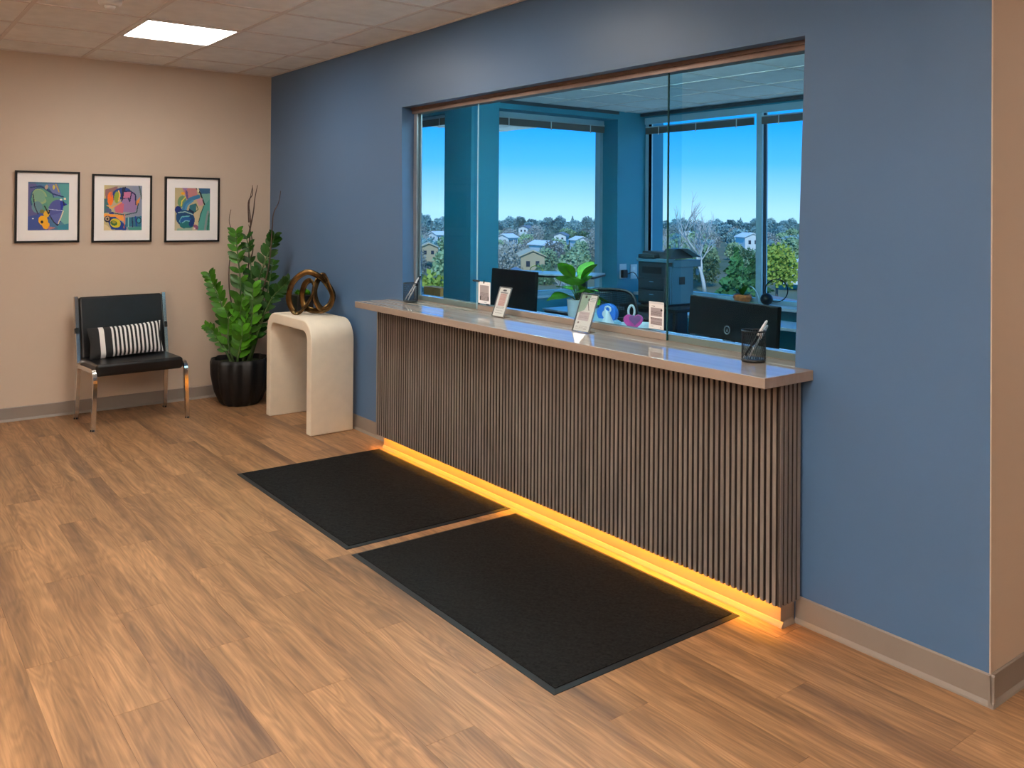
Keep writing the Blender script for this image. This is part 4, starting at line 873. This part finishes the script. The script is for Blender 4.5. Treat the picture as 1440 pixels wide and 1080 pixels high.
# desk plant
t = thing('desk_plant', 'leafy bright green plant in a white pot behind the counter', 'plant', (2.37, 1.50, .75))
obj('pot', MB().lathe([(.058, 0), (.062, .01), (.074, .16), (.076, .165), (.070, .165), (.067, .15)], n=28), M['whitepot'], t); obj('soil', MB().lathe([(.06, .14), (.068, .15)], n=20), M['soil'], t)
bl = leafmesh(.20, .075, M['leafbright'], 7); rr = random.Random(5)
for k in range(22):
    a = k*2.399; e = [.15, .45, .8, 1.15][k % 4]; base = Vector((0, 0, .15)); rad = .03+.05*(1-e/1.3); hgt = .04+.13*(k % 4)/3
    tip = Vector((rad*math.cos(a), rad*math.sin(a), .15+hgt)); obj('petiole', MB().tube([base, (base+tip)/2+Vector((0, 0, .01)), tip], .003, n=5), M['stem'], t)
    lf = link('leaf', bl, t, tip, (rr.uniform(-.5, .5), -e+.25, a)); lf.scale = (.72+.22*rr.random(),)*3
# things beside it on the desk
t = thing('blue_tape_roll', 'blue round tape dispenser on the desk behind the right sign holder', 'dispenser', (2.685, 1.53, .75), math.radians(20))
obj('roll', MB().tube([(0, -.03, .085), (0, .03, .085)], .075, n=28), M['bluep'], t); obj('hub', MB().tube([(0, -.033, .085), (0, .033, .085)], .03, n=20), M['white'], t)
obj('body', MB().prism([(-.11, 0), (.10, 0), (.09, .03), (.04, .05), (-.06, .05), (-.09, .12), (-.115, .11)], -.038, .038, 'y'), M['winframe'], t)
t = thing('desk_lamp_base', 'white cone-shaped stand with a small ring top on the desk', 'stand', (2.80, 1.42, .75))
obj('cone', MB().lathe([(.06, 0), (.058, .008), (.018, .10), (.012, .12)], n=24), M['white'], t); obj('ring_top', MB().tube([(.028*math.cos(2*PI*k/16), 0, .135+.02*math.sin(2*PI*k/16)) for k in range(16)], .007, n=6, closed=True), M['white'], t)
t = thing('white_tray', 'shallow white oval tray on the desk left of the pink dispenser', 'tray', (2.88, 1.66, .75)); n = 32
obj('dish', MB().lathe([(.12, 0), (.17, .012), (.175, .016), (.165, .014), (.12, .004)], n=32), M['white'], t)
t = thing('tape_dispenser', 'magenta heart-shaped tape dispenser on the desk', 'dispenser', (3.06, 1.42, .75), math.radians(37))
hp = []
for k in range(28):
    a = 2*PI*k/28; hp.append((.0042*16*math.sin(a)**3, .072+.0042*(13*math.cos(a)-5*math.cos(2*a)-2*math.cos(3*a)-math.cos(4*a))))
obj('heart_body', MB().prism([(a, max(.0, b)) for a, b in hp], -.025, .015, 'y', smooth=True), M['pink'], t); obj('inner_roll', MB().prism([(a*.7+.02, b*.7+.03) for a, b in hp], .0151, .02, 'y').prism([(a*.62+.014, b*.62+.045) for a, b in hp], -.028, -.0251, 'y'), M['purple'], t)
obj('tape_end', MB().box((.04, -.02, .0), (.075, .012, .03), bv=.004), M['orange'], t)
t = thing('white_loop_stand', 'pinkish white loop standing behind the magenta dispenser', 'ornament', (2.96, 1.50, .75)); obj('loop', MB().tube([ux*(.022*math.cos(2*PI*k/20))+Vector((0, 0, .130+.042*math.sin(2*PI*k/20))) for k in range(20)], .008, n=8, closed=True), M['white'], t); obj('post', MB().tube([(0, 0, .006), (0, 0, .09)], .007, n=8).lathe([(.035, 0), (.03, .008)], n=16), M['white'], t)
# sill ornaments
t = thing('sill_planter', 'small plant in an orange pot on the right window sill', 'plant', (1.585, 4.50, .653)); obj('pot', MB().lathe([(.06, 0), (.085, .02), (.098, .055), (.09, .085), (.08, .085), (.075, .07)], n=28), M['orange'], t); obj('soil', MB().lathe([(.07, .06), (.078, .075)], n=20), M['soil'], t)
gm = leafmesh(.15, .02, M['leaf'], 4)
for k in range(20):
    a = k*2.399; lf = link('leaf', gm, t, (0, 0, .07), (0, -(.35+.9*((k*.37) % 1)), a)); lf.scale = (.7+.35*((k*.61) % 1),)*3
obj('tall_shoot', MB().tube(spl([(0, 0, .07), (-.02, 0, .2), (.0, .0, .32), (.02, 0, .44)], 5), .004, n=5), M['t2'], t)
t = thing('ring_ornament', 'dark round pot with a black hoop on the right window sill', 'ornament', (1.90, 4.48, .653)); obj('pot', MB().ball((0, 0, .062), .062, n=12), M['pot'], t)
n = 30; obj('hoop', MB().tube([ux*(.10+.115*math.cos(2*PI*k/n))+Vector((0, 0, .15+.115*math.sin(2*PI*k/n))) for k in range(n)], .006, n=6, closed=True), M['blackplastic'], t)
t = thing('curved_ornament', 'pale curved hook ornament left of the mullion on the sill', 'ornament', (1.70, 4.50, .653)); obj('arc', MB().tube([Vector((-.02+.11*math.sin(PI*.5*k/8)-.0, 0, .0))*1+Vector((0, 0, .17*math.cos(PI*.5*k/8)+.003)) for k in range(9)], .006, n=6), M['winframe'], t)
for x, w, lab, g in ((-.66, .22, 'brown cardboard box on the narrow left window sill', 0), (-.49, .10, 'smaller brown box beside the larger one on the narrow window sill', 0)):
    b = obj('cardboard_box', MB().box((-w/2, -.06, 0), (w/2, .06, .085), bv=.002), M['kraft'], None, (x, 2.115, .678)); tag(b, lab, 'box')

# ================================================================== OUTSIDE
def ext(px, dist, z=0):
    d = (rt*((px-720)/F)+fw); p = CAM+d*dist; return Vector((p.x, p.y, z))
def gz(d): return -15+max(0, (d-180))*.0112 if d < 700 else -9.2
vs = []; fs = []; ND = 40; NA = 48
for i in range(ND+1):
    d = 25+(i/ND)**1.6*900
    for j in range(NA+1):
        p = ext(-1200+j*90, d); vs.append((p.x, p.y, gz(d)+.9*noise.noise(Vector((p.x*.02, p.y*.02, 0)))))
for i in range(ND):
    for j in range(NA): a = i*(NA+1)+j; fs.append((a, a+1, a+NA+2, a+NA+1))
g = struct('ground_outside', 'wooded suburban land far below the office windows', MB().add(vs, fs, smooth=True), M['grass'], 'ground')

def crown(n, rx, rz, zc, leaf, seed, conical=False, hollow=.55):
    r_ = random.Random(seed); m = MB()
    for k in range(n):
        a = r_.uniform(0, 2*PI); ph = math.acos(r_.uniform(-.85, 1)); q = r_.uniform(hollow, 1)*(1+.22*noise.noise(Vector((math.cos(a)*2, math.sin(a)*2, ph*2+seed))))
        x = rx*math.sin(ph)*math.cos(a)*q; y = rx*math.sin(ph)*math.sin(a)*q; z = zc+rz*math.cos(ph)*q
        if conical: f_ = max(0, min(1, (z-(zc-rz))/(2*rz))); s_ = 1.15*(1-f_)+.08; x *= s_*(1.1+.3*math.sin(z*5)); y *= s_*(1.1+.3*math.sin(z*5))
        u = Vector((r_.gauss(0, 1), r_.gauss(0, 1), r_.gauss(0, 1))).normalized(); v = u.orthogonal().normalized(); c = Vector((x, y, z)); s_ = leaf*r_.uniform(.6, 1.3)
        m.add([c-u*s_, c-v*s_*.7, c+u*s_, c+v*s_*.7], [(0, 1, 2, 3)])
    return m
def far_tree(seed, h, rx, rz, mt, leaf, n=900, conical=False):
    m = crown(n, rx, rz, h-rz, leaf, seed, conical); m.tube([(0, 0, -1), (0, 0, h-rz)], [.3, .15], n=5, mi=1); return m.mesh('tree', [mt, M['barkdark']])
protos = [far_tree(1, 9, 4.2, 4.0, M['t1'], .55), far_tree(2, 10, 4.6, 4.4, M['t1'], .55), far_tree(3, 8.5, 4.0, 3.9, M['t2'], .5), far_tree(4, 10, 4.2, 4.6, M['t3'], .28, 1500), far_tree(5, 11, 2.6, 5.2, M['t1'], .45, conical=True), far_tree(6, 9, 4.6, 4.1, M['t3'], .3, 1500), far_tree(7, 7, 3.6, 3.3, M['t2'], .45)]
kinds = ['blue-green tree', 'blue-green tree', 'olive-green tree', 'leafless grey-brown tree', 'narrow pointed evergreen', 'leafless grey-brown tree', 'low olive-green tree']  # blue-green tone is haze put into the crown colour
HOUSES = [(746, 208, 9, 14, 6, 60, 'htan', 'troof', 'tan-roofed house in the middle window', -12.6, .62), (724, 165, 10, 20, 7, 50, 'hwhite', 'hroof', 'grey-roofed white building low in the middle window', -14.6, .55),
 (714, 300, 9, 12, 5, 20, 'hwhite', 'hwhite', 'small white house nearest the left frame of the middle window', -9.9, .5), (768, 262, 9, 26, 5, 80, 'hwhite', 'hwhite', 'long low white house right of the tan-roofed one', -10.9, .5),
 (790, 330, 9, 14, 5, 40, 'hwhite', 'hroof', 'white house with grey roof right of the long white one', -9.9, .5), (815, 300, 9, 12, 5, 70, 'hwhite', 'hwhite', 'white house nearest the column in the middle window', -10.6, .5),
 (740, 400, 9, 14, 5, 30, 'hwhite', 'hroof', 'tiny pale house far off in the middle window', -8.6, .5), (603, 240, 9, 13, 5, 60, 'htan', 'troof', 'tan house in the narrow left window', -11.2, .55), (617, 330, 9, 12, 5, 10, 'hwhite', 'hwhite', 'tiny white house far off in the narrow left window', -10.0, .5),
 (1052, 300, 9, 14, 6, 60, 'hwhite', 'hwhite', 'white house beside the pale mullion', -10.2, .6), (968, 350, 9, 12, 5, 40, 'hwhite', 'hwhite', 'white house far behind the big leafless tree', -9.6, .5), (1104, 108, 9, 10, 4, 65, 'brick', 'hroof', 'red house with a grey-blue roof at the right of the view', -13.6, .75), (1124, 190, 9, 12, 5, 20, 'hwhite', 'hwhite', 'white house at the right edge of the view', -12.6, .6)]
taken = [(ext(h[0], h[1]), 9) for h in HOUSES]+[(ext(*q), 5) for q in ((992, 185), (945, 190), (1036, 105), (1060, 112), (1093, 150), (602, 100), (700, 140), (935, 200), (800, 150))]
rt_ = random.Random(11); rows_ = [(198, 12), (215, 14), (236, 15), (258, 17), (282, 19), (310, 21), (342, 24), (378, 27), (420, 30), (470, 33), (530, 36), (600, 38)]
for d, n in rows_:
    for k in range(n):
        px = 500+(k+rt_.uniform(.2, .8))*700/n; dd = d*rt_.uniform(.97, 1.03)
        if d > 400: i = rt_.choice([0, 1, 0, 1, 4, 0])
        elif d > 250: i = rt_.choice([0, 2, 2, 6, 5, 3])
        else: i = rt_.choice([2, 6, 3, 5, 2])
        P0 = ext(px, dd)
        if any((P0-q).length < r_ for q, r_ in taken): continue
        if any(h[1]-70 < dd < h[1] and abs(px-h[0]) < 9 for h in HOUSES): i = 6
        taken.append((P0, 7.2 if d > 250 else 8.0))
        o = link('tree', protos[i], None, ext(px, dd, gz(dd)-.8), (0, 0, rt_.uniform(0, 6.28))); s_ = rt_.uniform(.8, 1.08); o.scale = (s_*.92, s_*.92, s_)
        where = 'on the far ridge' if d > 400 else 'in the middle distance' if d > 250 else 'low and nearer'; win = 'narrow left' if px < 645 else 'middle' if px < 875 else 'right'
        lab = '%s %s beyond the %s office window' % (kinds[i], where, win); tag(o, lab, 'tree', lab.replace(' tree', ' trees').replace('evergreen', 'evergreens'))
# woodland to either side of what the photograph frames
wm = MB(); r_ = random.Random(31); base = crown(260, 4.4, 4.2, 5.0, .8, 77)
for d in (200, 230, 265, 305, 350, 400, 460, 530, 600):
    px = 60
    while px < 1900:
        px += r_.uniform(7, 12)*1232/d
        if 470 < px < 1215: continue
        p = ext(px, d*r_.uniform(.97, 1.03), gz(d)-.8); sc_ = r_.uniform(.8, 1.1); c_, s_ = math.cos(px), math.sin(px)
        wm.add([(p.x+sc_*(v[0]*c_-v[1]*s_), p.y+sc_*(v[0]*s_+v[1]*c_), p.z+sc_*v[2]) for v in base.v], base.f, r_.choice([0, 0, 1]))
me = bpy.data.meshes.new('woodland'); me.from_pydata(wm.v, [], wm.f); me.materials.append(M['t1']); me.materials.append(M['t2']); me.polygons.foreach_set('material_index', wm.m)
tag(link('woodland', me), 'wooded land spreading beyond the edges of the office windows', 'trees', None, 'stuff')
# the big bare tree
def bare_tree(h, seed, spread):
    r_ = random.Random(seed); tr, br = MB(), MB()
    def grow(p, d, L0, r0, lev):
        pts = [p]; q = p.copy(); dd = d.copy()
        for k in range(4): dd = (dd+Vector((r_.uniform(-.16, .16), r_.uniform(-.16, .16), .06))).normalized(); q = q+dd*L0/4; pts.append(q.copy())
        (tr if lev == 0 else br).tube(pts, [r0*(1-.13*k) for k in range(5)], n=6 if lev < 2 else 4)
        if lev >= 4: return
        for k in range(4 if lev < 3 else 4):
            t_ = r_.uniform(.45, 1) if k else 1; i = min(4, int(t_*4)); a = r_.uniform(0, 2*PI)
            nd = (dd+Vector((math.cos(a)*spread, math.sin(a)*spread, r_.uniform(-.1, .35)))).normalized(); grow(pts[i], nd, L0*r_.uniform(.58, .78), r0*.56, lev+1)
    grow(Vector((0, 0, -1)), Vector((0, 0, 1)), h*.36, .42, 0); return tr, br
def tree_thing(px, d, z, label, parts, rz=0, sc_=1):
    p = ext(px, d, z); t = thing('tree', label, 'tree', tuple(p), rz); t.scale = (sc_,)*3
    for nm, mb, mm in parts: obj(nm, mb, mm, t)
    return t
a, b = bare_tree(21, 4, .6); tree_thing(992, 185, -14.2, 'big leafless tree with pale branches in front of the right window', [('trunk', a, M['bark']), ('branches', b, M['bark'])], 0, 1.12)
a, b = bare_tree(17, 9, .6); tree_thing(945, 190, -14.4, 'smaller leafless tree with pale branches left of the big one', [('trunk', a, M['bark']), ('branches', b, M['bark'])])
a, b = bare_tree(11, 15, .8); tree_thing(800, 150, -14.6, 'leafless pale tree low in the middle window', [('trunk', a, M['bark']), ('branches', b, M['bark'])])
def leafy(px, d, z, label, h, rx, rz, mm, leaf, seed, con=False, n=1700):
    tree_thing(px, d, z, label, [('crown', crown(n, rx, rz, h-rz, leaf, seed, con, .4), mm), ('trunk', MB().tube([(0, 0, -1), (0, 0, h-rz)], [.3, .12], n=6), M['barkdark'])])
leafy(1036, 105, -14.5, 'dark green pine left of the pale mullion', 11.8, 3.4, 5.8, M['t5'], .42, 21, True)
leafy(1060, 112, -14.8, 'second dark green pine close to the pale mullion', 10.8, 3.0, 5.0, M['t5'], .42, 22, True)
leafy(1093, 150, -14.5, 'round yellow-green tree right of the pale mullion', 11, 3.9, 4.2, M['t4'], .38, 23)
leafy(602, 100, -14.5, 'bright green tree low in the narrow left window', 9.0, 3.0, 3.3, M['t4'], .36, 24)
leafy(700, 140, -14.5, 'mid-green bush-like tree left in the middle window', 6, 3.4, 2.6, M['t2'], .4, 25)
leafy(935, 200, -14.5, 'pale olive tree behind the printer', 8.6, 4.6, 3.6, M['t4'], .4, 26)
# houses
def house(px, d, w, l, h, rz, wall, roof, label, group=None, z=None):
    p = ext(px, d, gz(d) if z is None else z); t = thing('house', label, 'house', tuple(p), rz, group)
    obj('walls', MB().box((-w/2, -l/2, -1), (w/2, l/2, h)).prism([(-w/2, h), (w/2, h), (0, h+w*.22)], -l/2, l/2, 'y'), M[wall], t)
    obj('roof', MB().prism([(-w/2-.5, h-.15), (-w/2-.4, h+.05), (0, h+w*.22+.3), (0, h+w*.22)], -l/2-.5, l/2+.5, 'y').prism([(w/2+.5, h-.15), (0, h+w*.22), (0, h+w*.22+.3), (w/2+.4, h+.05)], -l/2-.5, l/2+.5, 'y'), M[roof], t)
    for q in (-.28, .12): obj('window', MB().box((w*q, -l/2-.08, h*.35), (w*(q+.16), -l/2-.01, h*.7)), M['hwin'], t)
    for q in (-.38, -.14, .10, .30): obj('window', MB().box((w/2+.01, l*q, h*.35), (w/2+.06, l*(q+.08), h*.7)), M['hwin'], t)
    return t
for px, d, w, l, h, rz, wl, rf, lab, z, k in HOUSES: house(px, d, w*k, l*k, h*k, math.radians(rz), wl, rf, lab, None, z)
